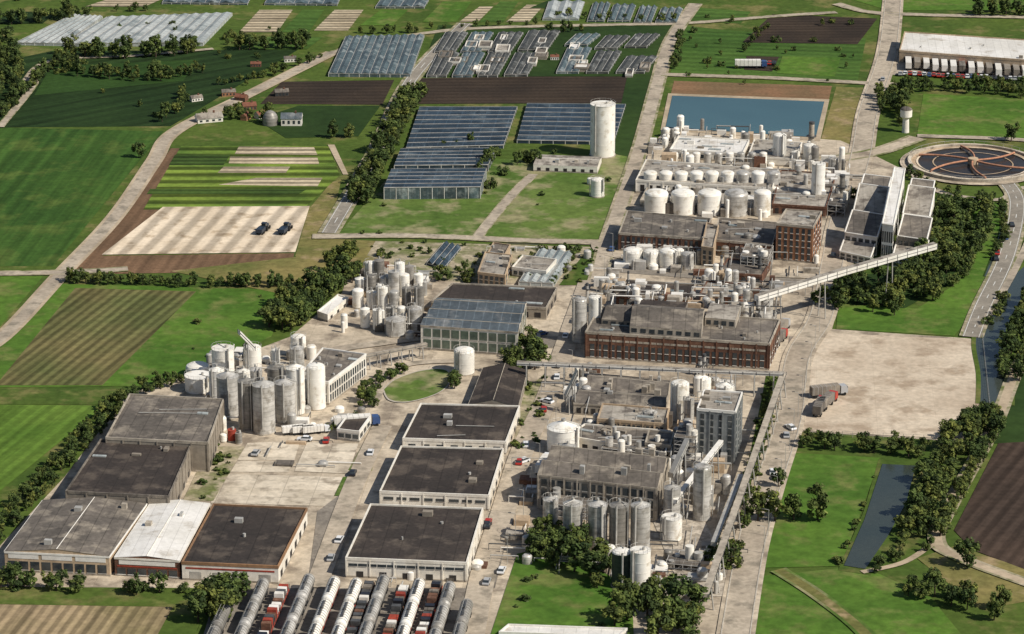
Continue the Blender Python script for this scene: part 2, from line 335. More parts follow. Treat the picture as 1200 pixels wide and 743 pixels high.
# water
sheet("pond_bank",[(783,110),(972,117),(961,166),(774,153)],dirt,4)
sheet("pond_water",[(788,113),(966,120),(956,162),(780,150)],water,7)
sheet("canal_bank",[(1030,538),(1084,540),(1076,600),(1020,675),(982,669),(1012,600)],gr,4)
sheet("canal_water",[(1034,545),(1073,547),(1062,590),(1040,630),(1014,668),(989,664),(1013,610)],waterC,7)
road("canal_water",[(1260,280),(1198,330),(1172,365),(1160,400),(1166,440),(1166,475)],9,waterC,layer=5,verge=3,vm=gr)
road("canal_water",[(1187,225),(1174,280),(1158,325)],2.5,waterC,layer=5,verge=1,vm=grD)
# roads
road("road",[(-60,430),(0,398),(72,322),(135,255),(180,190),(205,155),(290,112),(390,62)],4.5,asphL,verge=2.5,vm=dirt)
road("road",[(390,62),(440,50),(540,35),(700,30),(800,28),(905,20),(980,15)],3,asphL,verge=2)
road("road",[(545,28),(482,94),(440,180),(385,274)],5.5,asph,verge=2.5,mark=True)
road("road",[(-60,322),(75,320),(150,316)],3.5,asphL,verge=2)
road("road",[(366,278),(480,277),(600,282),(710,285)],4,asphL,verge=2)
road("road",[(560,278),(595,235),(625,205)],3.5,asphL,verge=1)
road("road",[(815,5),(785,50),(770,100),(748,180),(712,285),(700,330),(680,390)],5,asphL,verge=2)
road("road",[(775,88),(900,92),(1015,98),(1060,100)],3.5,asphL,verge=2)
road("road",[(1048,-20),(1040,60),(1018,130),(1008,185),(985,260),(975,310),(962,372),(935,420),(925,490),(900,570),(878,650),(855,790)],7,asphL,verge=3,kerb=True,vm=concrete)
road("road",[(980,5),(1020,15),(1080,18),(1250,22)],4,asphL,verge=2)
road("road",[(1075,162),(1040,175),(1012,182),(960,190)],6,concrete,verge=3)
road("road",[(1075,160),(1200,165),(1260,175)],4.5,asphL)
road("road",[(1060,195),(1100,225),(1170,235),(1195,222),(1260,215)],3.5,asphL)
road("road",[(1180,215),(1192,240),(1180,300),(1152,360),(1138,396)],6,asph,verge=2,mark=True)
road("road",[(1215,260),(1188,320),(1150,385)],2.5,asphL)
road("path",[(1260,360),(1200,420),(1165,500),(1110,600),(1098,635),(1125,655),(1220,690)],3,dirt,verge=2)
road("path",[(1098,635),(1060,660),(1010,672)],2,dirt)
road("path",[(912,669),(960,700),(1010,740),(1050,790)],3,grDry,verge=2,vm=grM)
road("road",[(690,330),(665,400),(640,470),(612,530),(590,600),(565,680),(545,790)],7,asphL)
road("road",[(700,285),(720,300),(860,320),(960,325)],5,asphL)
road("road",[(230,445),(300,425),(470,400),(500,398)],5,asphL)
road("road",[(448,500),(415,570),(385,650),(370,690)],6,asphL)
road("road",[(30,95),(60,72),(160,66),(250,58)],2.5,asphL,verge=1)
road("road",[(0,150),(40,100),(30,95)],2.5,asphL,verge=1)
road("road",[(440,470),(450,445),(480,428),(540,424)],3.5,asphL)
# ---------------- trees
def make_tree(nm,seed,h=10,r=3.6,base=.25,clumps=20,leaves=52,cols=(0,1,1,2)):
    rnd=random.Random(seed); mb=MB(); 
    mb.tube((0,0,-.2),(0,0,h*.55),.28,bark,7,.14)
    zc=h*(base+(1-base)/2); rz=h*(1-base)/2
    for i in range(6):
        a=rnd.uniform(0,6.28); z0=h*rnd.uniform(.28,.5); mb.tube((0,0,z0),(math.cos(a)*r*.6,math.sin(a)*r*.6,z0+h*rnd.uniform(.12,.25)),.11,bark,5,.05)
    for i in range(clumps):
        while True:
            x,y,z=(rnd.uniform(-1,1) for _ in range(3)); q=x*x+y*y+z*z
            if .12<q<1: break
        t=(.8 if q<.5 else .86/math.sqrt(q)*rnd.uniform(.7,1.15)); cx,cy,cz=x*t*r,y*t*r,zc+z*t*rz*.92
        cr=rnd.uniform(.2,.38)*r; m=lf[rnd.choice(cols)]
        for j in range(leaves):
            d=Vector((rnd.gauss(0,1),rnd.gauss(0,1),rnd.gauss(0,1))).normalized()
            p=Vector((cx,cy,cz))+d*cr*rnd.uniform(.55,1.15); 
            nrm=(d+Vector((rnd.gauss(0,.4),rnd.gauss(0,.4),rnd.gauss(.35,.4)))).normalized()
            e=nrm.cross(Vector((rnd.gauss(0,1),rnd.gauss(0,1),rnd.gauss(0,1)))).normalized(); g=nrm.cross(e); sz=rnd.uniform(.2,.46)
            mb.face([p-e*sz-g*sz*.6,p+e*sz*.3-g*sz,p+e*sz+g*sz*.5,p-e*sz*.2+g*sz],m)
    return mb.mesh(nm)
broad=[make_tree("broadleaf_tree",i,10,U(3.0,4.2),U(.08,.2),24,46,cols=(0,0,1,1,2)) for i in range(7)]
darkt=[make_tree("dark_tree",20+i,10,U(2.9,3.8),U(.05,.12),22,46,cols=(0,1,1,2)) for i in range(5)]
bush=[make_tree("bush",60+i,6,3.6,-.15,18,45,cols=(0,1,2)) for i in range(3)]
def kbase(k): return 6 if k is bush else 10
def plant(par,pos,h,kind,nm):
    me=random.choice(kind); s=h/kbase(kind)
    inst(me,nm,(pos.x,pos.y,0),U(0,6.28),(s*U(.9,1.25),s*U(.9,1.25),s*U(.8,1.12)),par)
def belt(pts,width,spacing,h,kind=broad,name="tree_row"):
    e=empty(name); q=[P(*p) for p in pts]; i=0
    for a,b in zip(q[:-1],q[1:]):
        L=(b-a).length; d=(b-a).normalized(); nn=Vector((-d.y,d.x,0)); rows=max(1,int(width/spacing+.5)); n=max(1,int(L/spacing))
        for k in range(n):
            for r in range(rows):
                o=(r-(rows-1)/2)*spacing; i+=1
                plant(e,a+d*((k+.5+U(-.3,.3))*spacing)+nn*(o+U(-.25,.25)*spacing),h*U(.62,1.18),kind,"tree_%d"%i)
def tree(u,v,hp,kind=broad):
    h=HT(u,v,v-hp); me=random.choice(kind); s=h/kbase(kind); p=P(u,v)
    inst(me,"bush" if kind is bush else "broadleaf_tree",(p.x,p.y,0),U(0,6.28),(s,s,s))
B=belt
B([(-10,28),(60,24),(104,19)],10,6,8,darkt)
B([(75,66),(160,66),(250,58)],14,6,9,darkt); B([(272,58),(380,54)],14,6,8,darkt)
B([(70,70),(90,88),(180,94),(250,82)],9,5,7,darkt); B([(0,45),(15,100),(0,130)],12,6,8,darkt); B([(0,140),(40,100),(70,72)],6,5,7,darkt)
B([(486,112),(465,150),(440,200),(418,244)],9,4.2,8,darkt)
B([(130,14),(190,13)],6,5,5,darkt); B([(420,40),(500,38)],5,5,5,darkt); B([(640,38),(700,36)],5,5,5,darkt); B([(640,20),(800,26)],5,7,5,broad)
B([(870,62),(900,30)],4,5,4,broad); B([(800,40),(790,85)],5,5,5,broad); B([(500,34),(640,30)],4,6,4,broad); B([(250,100),(330,88)],4,5,4.5,broad)
B([(1140,16),(1230,18)],14,6,9,darkt); B([(1040,108),(1100,104),(1230,114)],12,5.5,7,darkt); B([(1040,112),(1040,135)],9,5,7,darkt)
B([(1065,108),(1055,150)],7,5,8,darkt)
B([(215,110),(215,128),(180,148)],8,6,6,broad); B([(255,140),(300,135),(320,145)],16,7,7,broad); B([(290,95),(350,80),(385,62)],5,6,5,broad); B([(385,162),(425,160)],6,5,7,darkt)
B([(76,330),(150,332),(240,335),(345,335)],6,3.4,5,darkt,"hedge_row"); 
B([(410,318),(365,350),(322,392)],13,5,8,broad); B([(395,312),(410,300)],8,5,7,broad)
B([(216,446),(150,464),(110,505),(60,560),(0,622),(-40,660)],7,3.8,5,darkt,"hedge_row")
B([(-10,684),(60,688),(110,690)],7,4.5,6.5,broad); B([(140,696),(230,694),(280,690)],6,4.5,5.5,broad)
B([(280,695),(255,715),(225,745)],12,5.5,9,broad)
B([(430,480),(428,466),(442,449),(476,434)],5,3.2,4.5,broad,"hedge_row"); B([(535,440),(528,462)],4,3.5,5,broad)
B([(385,508),(425,488)],3,2.6,2.8,broad,"hedge_row")
B([(616,412),(614,440),(606,440)],8,5,9,darkt)
B([(905,450),(895,500),(885,550),(868,600)],4,3.2,4,darkt,"hedge_row")
B([(858,640),(845,670)],8,4,5,bush)
B([(935,523),(1000,526),(1090,533)],11,4.5,5.5,darkt,"hedge_row")
B([(1100,537),(1086,590),(1055,640),(1024,672)],5,4.5,5,broad)
B([(1158,496),(1120,545),(1092,600),(1075,640)],14,5,7.5,broad)
B([(1098,640),(1060,652),(1018,674)],5,4,4.5,broad)
B([(1215,350),(1196,400),(1180,450)],10,5,8,darkt); B([(1160,490),(1148,520)],8,5,7,darkt); B([(1180,345),(1155,385)],2,5,3,bush)
B([(1060,690),(1100,705),(1150,710)],9,5,7,broad); B([(1160,720),(1200,728)],10,5,7,broad)
B([(630,640),(660,655),(700,670),(725,680)],15,5.5,9.5,broad); B([(740,720),(770,735),(840,740)],20,5.5,10.5,broad); B([(745,695),(760,720)],8,5,9,darkt)
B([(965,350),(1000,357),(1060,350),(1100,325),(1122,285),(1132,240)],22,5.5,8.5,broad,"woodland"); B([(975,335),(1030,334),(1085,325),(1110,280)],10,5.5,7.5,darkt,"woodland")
B([(1138,235),(1160,232),(1172,238),(1178,275),(1162,310)],5,4.5,5,darkt); B([(1060,205),(1090,222),(1140,232)],6,5,5,darkt)
B([(560,210),(580,180)],7,5,6,broad); B([(515,170),(570,168)],4,5,4,broad); B([(600,196),(625,188),(640,200)],8,6,6,broad)
B([(505,330),(560,318)],7,4.5,5,broad); B([(640,345),(680,292)],4,5,4,broad)
for t in [(163,185,22),(1185,166,24,darkt),(908,612,40,darkt),(930,610,36,darkt),(958,610,46,darkt),(888,612,38,darkt),(912,572,26),(1133,665,40),(1048,370,22),(872,620,22)]: tree(*t)
for i in range(80):
    u=random.choice([U(400,700),U(0,350),U(800,1000)]); v=U(290,330) if 400<u<700 else U(0,140)
    if u>700: v=U(20,100)
    tree(u,v,U(5,10),random.choice([broad,bush]))
for u,v,h in [(160,698,26),(55,690,22),(590,205,12),(575,220,14),(520,172,8),(410,295,16),(620,190,12),(550,330,14),(20,690,18),(445,300,10),(570,315,12),(1055,345,24),(985,350,22),(700,690,22),(835,660,18),(600,425,14),(630,425,20),(1000,232,14),(1020,215,10)]:
    tree(u,v,h,bush if h<20 else broad)
tuft=make_tree("shrub",99,2.0,1.1,-.1,8,24,cols=(0,1,1))
e=empty("verge_shrubs")
for poly,n in [([(245,524),(287,524),(250,588),(214,588)],14),([(606,650),(650,640),(745,790),(560,790)],8),([(868,588),(898,440),(922,440),(880,610)],30),([(440,283),(700,290),(690,335),(430,300)],45),([(614,455),(640,440),(632,520),(600,530)],22),([(1030,545),(1012,600),(985,664),(978,664)],14),([(478,182),(742,178),(706,283),(395,276)],12),([(338,340),(318,395),(200,452),(240,342)],5)]:
    q=[P(*p) for p in poly]
    for k in range(n):
        s,t=R(),R(); p=q[0].lerp(q[1],s).lerp(q[3].lerp(q[2],s),t); sc=U(.4,1.2); inst(tuft,"shrub_part",(p.x,p.y,0.1),U(0,6),(sc*1.2,sc,sc*.8),e)
# ---------------- buildings
def quad_at(A,B_,C,D,hp):
    h=HT(A[0],A[1]+hp,A[1]); a,b,c=P(*A,h),P(*B_,h),P(*C,h); d=P(*D,h) if D else a+(c-b); return h,[a,b,c,d]
def on_wall(mb,p0,p1,ctr,s0,s1,z0,z1,m,proud=.06):
    p0=Vector(p0[:2]);p1=Vector(p1[:2]);d=(p1-p0).normalized(); n=Vector((d.y,-d.x)); 
    if n.dot((p0+p1)/2-Vector(ctr[:2]))<0:n=-n
    L=(p1-p0).length; a=p0+d*L*s0;b=p0+d*L*s1; o=n*proud; i=n*-.05
    mb.prism([tuple(a+i),tuple(b+i),tuple(b+o),tuple(a+o)],z0,z1,m)
def building(name,A,B_,C,hp,wall,roof,D=None,fascia=None,win=(),gable=None,rise=1.5,ng=1,units=3,ribs=0,plinth=True,parapet=.5):
    h,q=quad_at(A,B_,C,D,hp); e=empty(name); ctr=(q[0]+q[1]+q[2]+q[3])/4; ex=(q[1]-q[0]).normalized(); ey=(q[3]-q[0]).normalized()
    mb=MB(); poly=[(p.x,p.y) for p in q]; mb.prism(poly,-.3,h,wall)
    if plinth:
        for i in range(4): on_wall(mb,q[i],q[(i+1)%4],ctr,0.002,.998,0,.7,concW,.05)
    if ribs:
        for i in (0,1,3):
            L=(q[(i+1)%4]-q[i]).length; n=max(2,int(L/ribs))
            for k in range(n+1):
                s=min(max(k/n,.004),.992); on_wall(mb,q[i],q[(i+1)%4],ctr,s-.18/L,s+.18/L,.7,h-.05,wall,.2)
    mb.build("walls",e)
    mr=MB(); fm=fascia or wall
    def pt(s,t,z): 
        p=q[0].lerp(q[1],s).lerp(q[3].lerp(q[2],s),t); return (p.x,p.y,z)
    if gable:
        for k in range(ng):
            a,b=k/ng,(k+1)/ng; mdl=(a+b)/2
            if gable=='y':
                mr.face([pt(a,-.003,h+.05),pt(mdl,-.003,h+rise),pt(mdl,1.003,h+rise),pt(a,1.003,h+.05)],roof); mr.face([pt(mdl,-.003,h+rise),pt(b,-.003,h+.05),pt(b,1.003,h+.05),pt(mdl,1.003,h+rise)],roof)
                for t in (0,1): mr.face([pt(a,t,h),pt(b,t,h),pt(mdl,t,h+rise)],wall)
                mr.tube(pt(mdl,0,h+rise),pt(mdl,1,h+rise),.12,fm,6)
            else:
                mr.face([pt(-.003,a,h+.05),pt(1.003,a,h+.05),pt(1.003,mdl,h+rise),pt(-.003,mdl,h+rise)],roof); mr.face([pt(-.003,mdl,h+rise),pt(1.003,mdl,h+rise),pt(1.003,b,h+.05),pt(-.003,b,h+.05)],roof)
                for t in (0,1): mr.face([pt(t,a,h),pt(t,b,h),pt(t,mdl,h+rise)],wall)
                mr.tube(pt(0,mdl,h+rise),pt(1,mdl,h+rise),.12,fm,6)
        if fascia:
            for i in range(4): on_wall(mr,q[i],q[(i+1)%4],ctr,0,1,h-.5,h+.04,fascia,.15)
        for k in range(units):
            s,t=U(.1,.9),U(.1,.9); p=pt(s,t,0); zz=h+rise*.2; mr.obox(p,ex,ey,U(.4,1),U(.4,1),zz,zz+rise+U(.3,.8),random.choice([steelL,concW]))
    else:
        mr.face([pt(0.005,.005,h+.04),pt(.995,.005,h+.04),pt(.995,.995,h+.04),pt(.005,.995,h+.04)],roof)
        for i in range(4):
            a,b=q[i],q[(i+1)%4]; d=(b-a).normalized(); n=Vector((d.y,-d.x,0)); n=n if n.dot((a+b)/2-ctr)>0 else -n
            aa=a+d*(.3 if i%2 else -.1); bb=b-d*(.3 if i%2 else -.1)
            mr.prism([tuple((aa+n*.1)[:2]),tuple((bb+n*.1)[:2]),tuple((bb-n*.3)[:2]),tuple((aa-n*.3)[:2])],h-.35,h+parapet,fm)
    rz=h+.05
    mr.build("roof",e)
    if units and not gable:
        mu=MB()
        for k in range(units):
            p=pt(U(.08,.92),U(.1,.9),0); ty=R()
            if ty<.4: mu.obox(p,ex,ey,U(.4,1.5),U(.4,1.2),rz,rz+U(.5,1.4),random.choice([steelL,concW,wallG,wallG,white]))
            elif ty<.75: mu.cyl(p[0],p[1],rz,rz+U(.5,1.1),U(.25,.5),None,10,steelL); 
            elif ty<.88: mu.obox(p,ex,ey,U(1.5,3),U(.5,.8),rz,rz+.35,ghL)
            else:
                p2=pt(U(.1,.9),U(.12,.88),0); mu.tube((p[0],p[1],rz+.3),(p2[0],p[1]+U(-1,1),rz+.3),.12,steelL,6)
        mu.build("rooftop_units",e)
    mw=MB()
    for wdef in win:
        i,n,rows,m,za,zb,wf=wdef[:7]; s0,s1=wdef[7:9] if len(wdef)>7 else (.02,.98)
        a,b=q[i],q[(i+1)%4]; dz=(zb-za)*h/rows
        for r in range(rows):
            zz=za*h+r*dz
            for k in range(n):
                c0=s0+(s1-s0)*(k+.5)/n; hw=(s1-s0)/n*wf/2
                on_wall(mw,a,b,ctr,c0-hw,c0+hw,zz+dz*.12,zz+dz*.88,m,.07)
                if m in (glass,glassG) : on_wall(mw,a,b,ctr,c0-hw,c0+hw,zz+dz*.04,zz+dz*.11,white if wall in (brickm,brickO) else steelL,.14)
    mw.build("windows_and_doors",e)
    return h,q
bd=building
# left warehouses
bd("warehouse",(124,514),(244,520),(262,469),34,wallG,roofG,D=(152,463),fascia=concW,ribs=5,units=3,win=[(1,6,1,door,.05,.3,.3)])
bd("warehouse",(77,577),(198,583),(224,522),30,wallG,roofK,D=(118,516),fascia=roofG,ribs=5,units=4,win=[(1,4,1,door,0,.3,.3)])
bd("warehouse",(5,646),(128,652),(172,590),24,wallT,roofG,D=(50,586),fascia=white,gable='y',rise=1.4,units=3,win=[(0,9,1,glass,.1,.62,.8),(0,3,1,white,.65,.95,.9)])
bd("warehouse",(134,653),(210,657),(246,590),22,brickm,roofW,D=(177,588),fascia=wallW,gable='y',rise=.9,units=2,win=[(0,6,1,glass,.08,.5,.8),(0,1,1,white,.62,.9,.9),(0,1,1,redm,.52,.6,.96)])
bd("warehouse",(213,660),(326,665),(360,597),20,wallW,roofK,D=(250,592),fascia=mat("rust_trim",(.3,.17,.09),(.2,.12,.07)),units=2,win=[(0,4,1,steelL,.05,.6,.5),(0,1,1,redm,.68,.8,.96),(1,6,1,door,.1,.6,.4)])
# centre halls
bd("storage_hall",(405,655),(547,661),(566,597),22,wallW,roofK,D=(434,592),fascia=wallW,units=3,ribs=6,win=[(0,12,1,glass,.62,.8,.9),(0,5,1,door,.02,.42,.3),(1,5,1,door,.1,.5,.3)])
bd("storage_hall",(445,577),(573,582),(590,527),17,wallW,roofK,D=(470,524),fascia=wallW,units=3,ribs=6,win=[(0,8,1,glass,.5,.75,.75),(1,5,1,door,.05,.5,.4)])
bd("storage_hall",(472,515),(593,519),(609,477),14,wallW,roofK,D=(493,474),fascia=wallW,units=4,ribs=6,win=[(0,7,1,glass,.35,.7,.5),(1,4,1,door,.05,.5,.4)])
bd("storage_hall",(549,474),(607,477),(618,434),12,wallG,roofK,D=(566,431),fascia=concW,gable='y',rise=2,units=0)
bd("glass_hall",(493,381),(607,389),(617,354),29,wallW,roofB,D=(513,349),fascia=concW,gable='x',rise=1.0,ng=3,units=0,win=[(0,10,2,glassG,.08,.93,.84),(1,4,2,glassG,.08,.93,.8)])
bd("storage_hall",(505,354),(640,362),(653,338),13,wallG,roofK,D=(530,333),fascia=concW,units=4,win=[(1,3,1,door,.1,.7,.5),(0,9,1,door,.1,.7,.5)])
bd("office_building",(348,444),(385,449),(429,416),26,wallW,roofG,D=(378,409),fascia=white,units=10,win=[(1,16,2,glass,.1,.9,.6),(0,4,2,glass,.1,.9,.6)])
bd("gatehouse",(395,504),(421,507),(434,489),12,wallW,roofK,D=(408,486),fascia=white,units=0,win=[(0,3,1,glass,.3,.8,.8),(1,3,1,glass,.3,.8,.7)])
bd("shed",(372,366),(384,370),(408,350),8,wallW,roofW,units=0,win=[(1,3,1,door,.1,.7,.3)])
# centre top
bd("office_building",(560,320),(592,324),(600,300),14,wallT,roofL,units=4,win=[(0,5,2,glass,.1,.9,.6),(1,3,2,glass,.1,.9,.5)])
bd("workshop",(600,314),(640,319),(652,305),10,wallW,roofL,units=3,win=[(0,6,1,glass,.2,.8,.7)])
bd("workshop",(570,300),(590,303),(598,288),12,wallT,roofG,units=3,win=[(0,3,2,glass,.1,.9,.5)])
# upper cluster
bd("brick_factory",(725,274),(828,281),(833,257),20,brickm,roofG,D=(735,248),fascia=concW,units=6,ribs=4,win=[(0,16,2,glass,.12,.92,.55)])
bd("factory_annex",(822,290),(836,292),(842,265),22,wallT,roofL,D=(828,262),units=2,win=[(0,2,3,glass,.1,.9,.5)])
bd("factory_annex",(838,282),(905,288),(913,262),16,brickm,roofG,D=(842,256),fascia=concW,units=12,ribs=5,win=[(0,8,1,glass,.2,.7,.6)])
bd("brick_tower",(910,263),(953,267),(963,249),42,brickO,roofL,D=(921,246),fascia=concW,units=5,win=[(0,6,5,glass,.06,.96,.5),(1,4,5,glass,.06,.96,.5)])
bd("factory_hall",(842,320),(893,324),(903,308),10,brickm,roofG,units=5,win=[(0,6,1,glass,.2,.8,.6)])
bd("factory_hall",(722,346),(808,351),(815,334),14,brickm,roofK,D=(735,329),units=6,fascia=concW,win=[(0,9,1,glass,.2,.8,.6)])
bd("factory_hall",(820,345),(868,349),(876,334),12,brickm,roofL,units=8,win=[(0,6,1,glass,.2,.8,.5)])
bd("process_hall",(750,236),(905,247),(915,218),6,concW,roofL,D=(765,208),units=14)
bd("process_hall",(745,212),(905,222),(912,200),14,wallW,roofL,D=(757,188),units=22,ribs=5,win=[(0,16,1,door,.1,.8,.5)])
bd("process_hall",(785,176),(870,181),(878,165),10,wallW,roofW,D=(795,160),units=12,win=[(0,10,1,glass,.2,.8,.6)])
bd("process_hall",(876,184),(930,187),(940,168),9,wallW,roofL,D=(884,164),units=8)
bd("process_hall",(905,240),(968,244),(980,205),12,brickm,roofL,D=(915,200),units=14,win=[(0,7,1,door,.1,.8,.5)])
bd("storage_shed",(625,193),(700,196),(705,184),8,wallW,roofL,D=(632,181),gable='x',rise=.8,win=[(0,7,1,door,.1,.7,.4)])
# brick main factory
bd("brick_main_factory",(686,390),(902,404),(914,376),30,brickm,roofG,D=(703,360),fascia=concW,units=30,ribs=4.2,win=[(0,26,2,glass,.08,.62,.62),(0,26,1,concW,.7,.8,.9),(1,6,2,glass,.1,.7,.6)])
def rblock(name,A,B_,C,hp,zbase,wall,roof,**kw):
    vb=A[1]+hp; y=P(A[0],vb,zbase).y; d=ray(A[0],A[1]); h=ALT+d[2]/d[1]*y
    q=[P(*A,h),P(*B_,h),P(*C,h)]; q.append(q[0]+q[2]-q[1]); e=empty(name); ctr=(q[0]+q[2])/2; mb=MB()
    rise=kw.get('rise',0)
    if rise:
        a,b,c,dd=q; m1=(a+dd)/2;m2=(b+c)/2; mb.prism([(p.x,p.y) for p in q],zbase,h,wall)
        up=Vector((0,0,rise)); lo=Vector((0,0,.03)); mb.face([a+lo,b+lo,m2+up,m1+up],roof); mb.face([m1+up,m2+up,c+lo,dd+lo],roof); mb.face([b,c,m2+up],wall); mb.face([dd,a,m1+up],wall)
    else: mb.prism([(p.x,p.y) for p in q],zbase,h,wall,roof)
    kk=kw.get('n',5)
    for k in range(kk): on_wall(mb,q[0],q[1],ctr,(k+.2)/kk,(k+.8)/kk,zbase+(h-zbase)*.25,zbase+(h-zbase)*.75,glass)
    mb.build("block",e)
hz=HT(686,420,390)
rblock("roof_hall",(738,382),(822,388),(826,362),9,hz,concW,roofG,rise=3,n=8)
rblock("roof_hall",(705,374),(742,377),(752,359),6,hz,wallG,roofG,n=4,rise=2)
rblock("roof_hall",(826,372),(862,375),(868,358),10,hz,concW,roofL,n=4)
rblock("roof_hall",(745,366),(800,369),(806,354),10,hz,wallG,roofK,n=6)
# right plant
bd("plant_building",(672,472),(779,480),(786,446),14,concW,roofG,D=(694,437),fascia=concW,units=10,win=[(0,12,1,door,.1,.7,.6)],gable='x',rise=1.6,ng=2)
bd("plant_building",(700,492),(780,498),(784,480),20,wallT,roofL,D=(706,474),units=6,ribs=3,win=[(0,14,2,glass,.06,.9,.6)])
bd("plant_building",(665,512),(780,532),(786,506),14,wallW,roofG,D=(685,498),units=14,win=[(0,9,1,door,.1,.7,.5)])
bd("plant_building",(630,556),(770,572),(784,536),40,concW,roofG,D=(652,522),units=6,fascia=concW,gable='x',rise=2.2,ng=2,ribs=3.5,win=[(0,14,3,glass,.08,.92,.7),(3,6,3,door,.1,.9,.6)])
cladB=mat("cladding_blue_grey",(.26,.27,.265),(.19,.198,.195),(.33,.335,.32),s=.15,s2=.8,fine=.2)
bd("plant_tower",(817,480),(862,484),(870,461),62,cladB,roofL,D=(825,458),fascia=white,units=8,ribs=3,win=[(0,4,7,glass,.05,.95,.4),(1,3,7,glass,.05,.95,.4)])
bd("low_shed",(585,742),(725,747),(735,738),8,white,roofW,units=0)
bd("filter_house",(756,520),(786,523),(790,508),18,concW,roofG,units=3,win=[(0,3,2,glass,.1,.9,.5)])
# modern angular building
def wedge(name,A,B_,C,hpA,rise,wall,roof,D=None,par=None):
    h,q=quad_at(A,B_,C,D,hpA); mb=MB(); a,b,c,d=q; up=Vector((0,0,rise)); z2=Vector((0,0,.02))
    mb.prism([(p.x,p.y) for p in q],0,h,wall); mb.face([a+z2,b+z2,c+up,d+up],roof); mb.face([b,c,c+up],wall); mb.face([d,a,d+up],wall); mb.face([c,d,d+up,c+up],wall)
    ctr=(a+b+c+d)/4
    for x,y in ((a+z2,b+z2),(c+up,d+up),(b+z2,c+up),(a+z2,d+up)): mb.tube(x,y,.28,white,5)
    for j in range(5): 
        for z in (.12,.5): on_wall(mb,a,b,ctr,j*.2+.03,j*.2+.17,h*z,h*(z+.3),glass)
    for j in range(6):
        for z in (.12,.5): on_wall(mb,b,c,ctr,j/6+.02,j/6+.13,h*z,h*(z+.3),glass)
    mb.build(name,par)
lab=empty("modern_laboratory"); W=lambda *a,**k: wedge("wing",*a,par=lab,**k)
W((984,294),(1020,302),(1029,282),10,2,wallW,roofL); W((990,272),(1028,278),(1036,258),22,2,wallW,roofG)
W((999,252),(1034,257),(1041,238),18,6,wallW,roofL); W((1006,226),(1038,230),(1044,214),24,2,wallW,roofG)
W((1046,300),(1082,306),(1088,288),12,2,wallW,roofL); W((1052,276),(1086,281),(1092,262),26,2,wallG,roofG)
W((1058,250),(1089,254),(1095,236),26,5,wallW,roofL); W((1064,228),(1091,231),(1095,218),24,2,wallW,roofG)
W((1034,262),(1047,264),(1060,210),42,4,white,roofW)
# top right distribution building
bd("distribution_building",(1054,60),(1240,74),(1240,50),14,wallT,roofW,D=(1060,38),fascia=wallT,units=4,win=[(0,24,1,door,.02,.6,.5)])
# houses village
def house(name,u,v,wp,dp,hp,wall,roof,rot=0):
    p=P(u,v); s=SC(u,v); w_=wp*s/2; d_=dp*s/2; h=hp*s; e=empty(name); mb=MB(); ex=Vector((math.cos(rot),math.sin(rot),0)); ey=Vector((-ex.y,ex.x,0))
    mb.obox(p,ex,ey,w_,d_,-.2,h,wall); up=Vector((0,0,1))
    A_=[p-ex*w_*1.05-ey*d_*1.1+up*h,p+ex*w_*1.05-ey*d_*1.1+up*h,p+ex*w_*1.05+ey*d_*1.1+up*h,p-ex*w_*1.05+ey*d_*1.1+up*h]; r=up*d_*.8
    m1=(A_[0]+A_[3])/2+r; m2=(A_[1]+A_[2])/2+r
    mb.face([A_[0],A_[1],m2,m1],roof);mb.face([A_[2],A_[3],m1,m2],roof);mb.face([A_[1],A_[2],m2],wall);mb.face([A_[3],A_[0],m1],wall)
    mb.obox(p+ex*w_*.4,ex,ey,.35,.35,h,h+d_*1.1,brickm)
    q=[p-ex*w_-ey*d_,p+ex*w_-ey*d_,p+ex*w_+ey*d_,p-ex*w_+ey*d_]
    for k in range(4): on_wall(mb,q[0],q[1],p,k*.25+.07,k*.25+.18,h*.3,h*.75,glass)
    mb.build("house_body",e)
tile=mat("roof_tile_red",(.2,.08,.05),(.14,.062,.04),s=.3)
for a in [(245,142,30,14,5,wallW,roofL,.35),(292,128,16,10,5,brickm,tile,.3),(283,118,14,9,5,brickm,tile,-.4),(268,112,16,8,5,brickO,roofG,.2),(305,138,12,9,5,wallW,tile,.8),(330,112,16,9,5,wallD,roofG,.2),(342,146,24,14,9,wallW,roofB,0),(288,140,12,8,5,brickO,tile,1.2),(230,118,14,8,4,wallW,roofG,.5),(300,78,12,6,4,brickm,tile,0),(340,72,14,7,4,wallW,roofG,.2),(650,70,10,6,4,wallW,tile,0)]: house("farmhouse",*a)
mb=MB(); p=P(317,146); mb.dome(p.x,p.y,2,3.2,4,20,siloG,5); mb.cyl(p.x,p.y,0,2,3.2,None,20,siloG,False); mb.build("domed_tank")
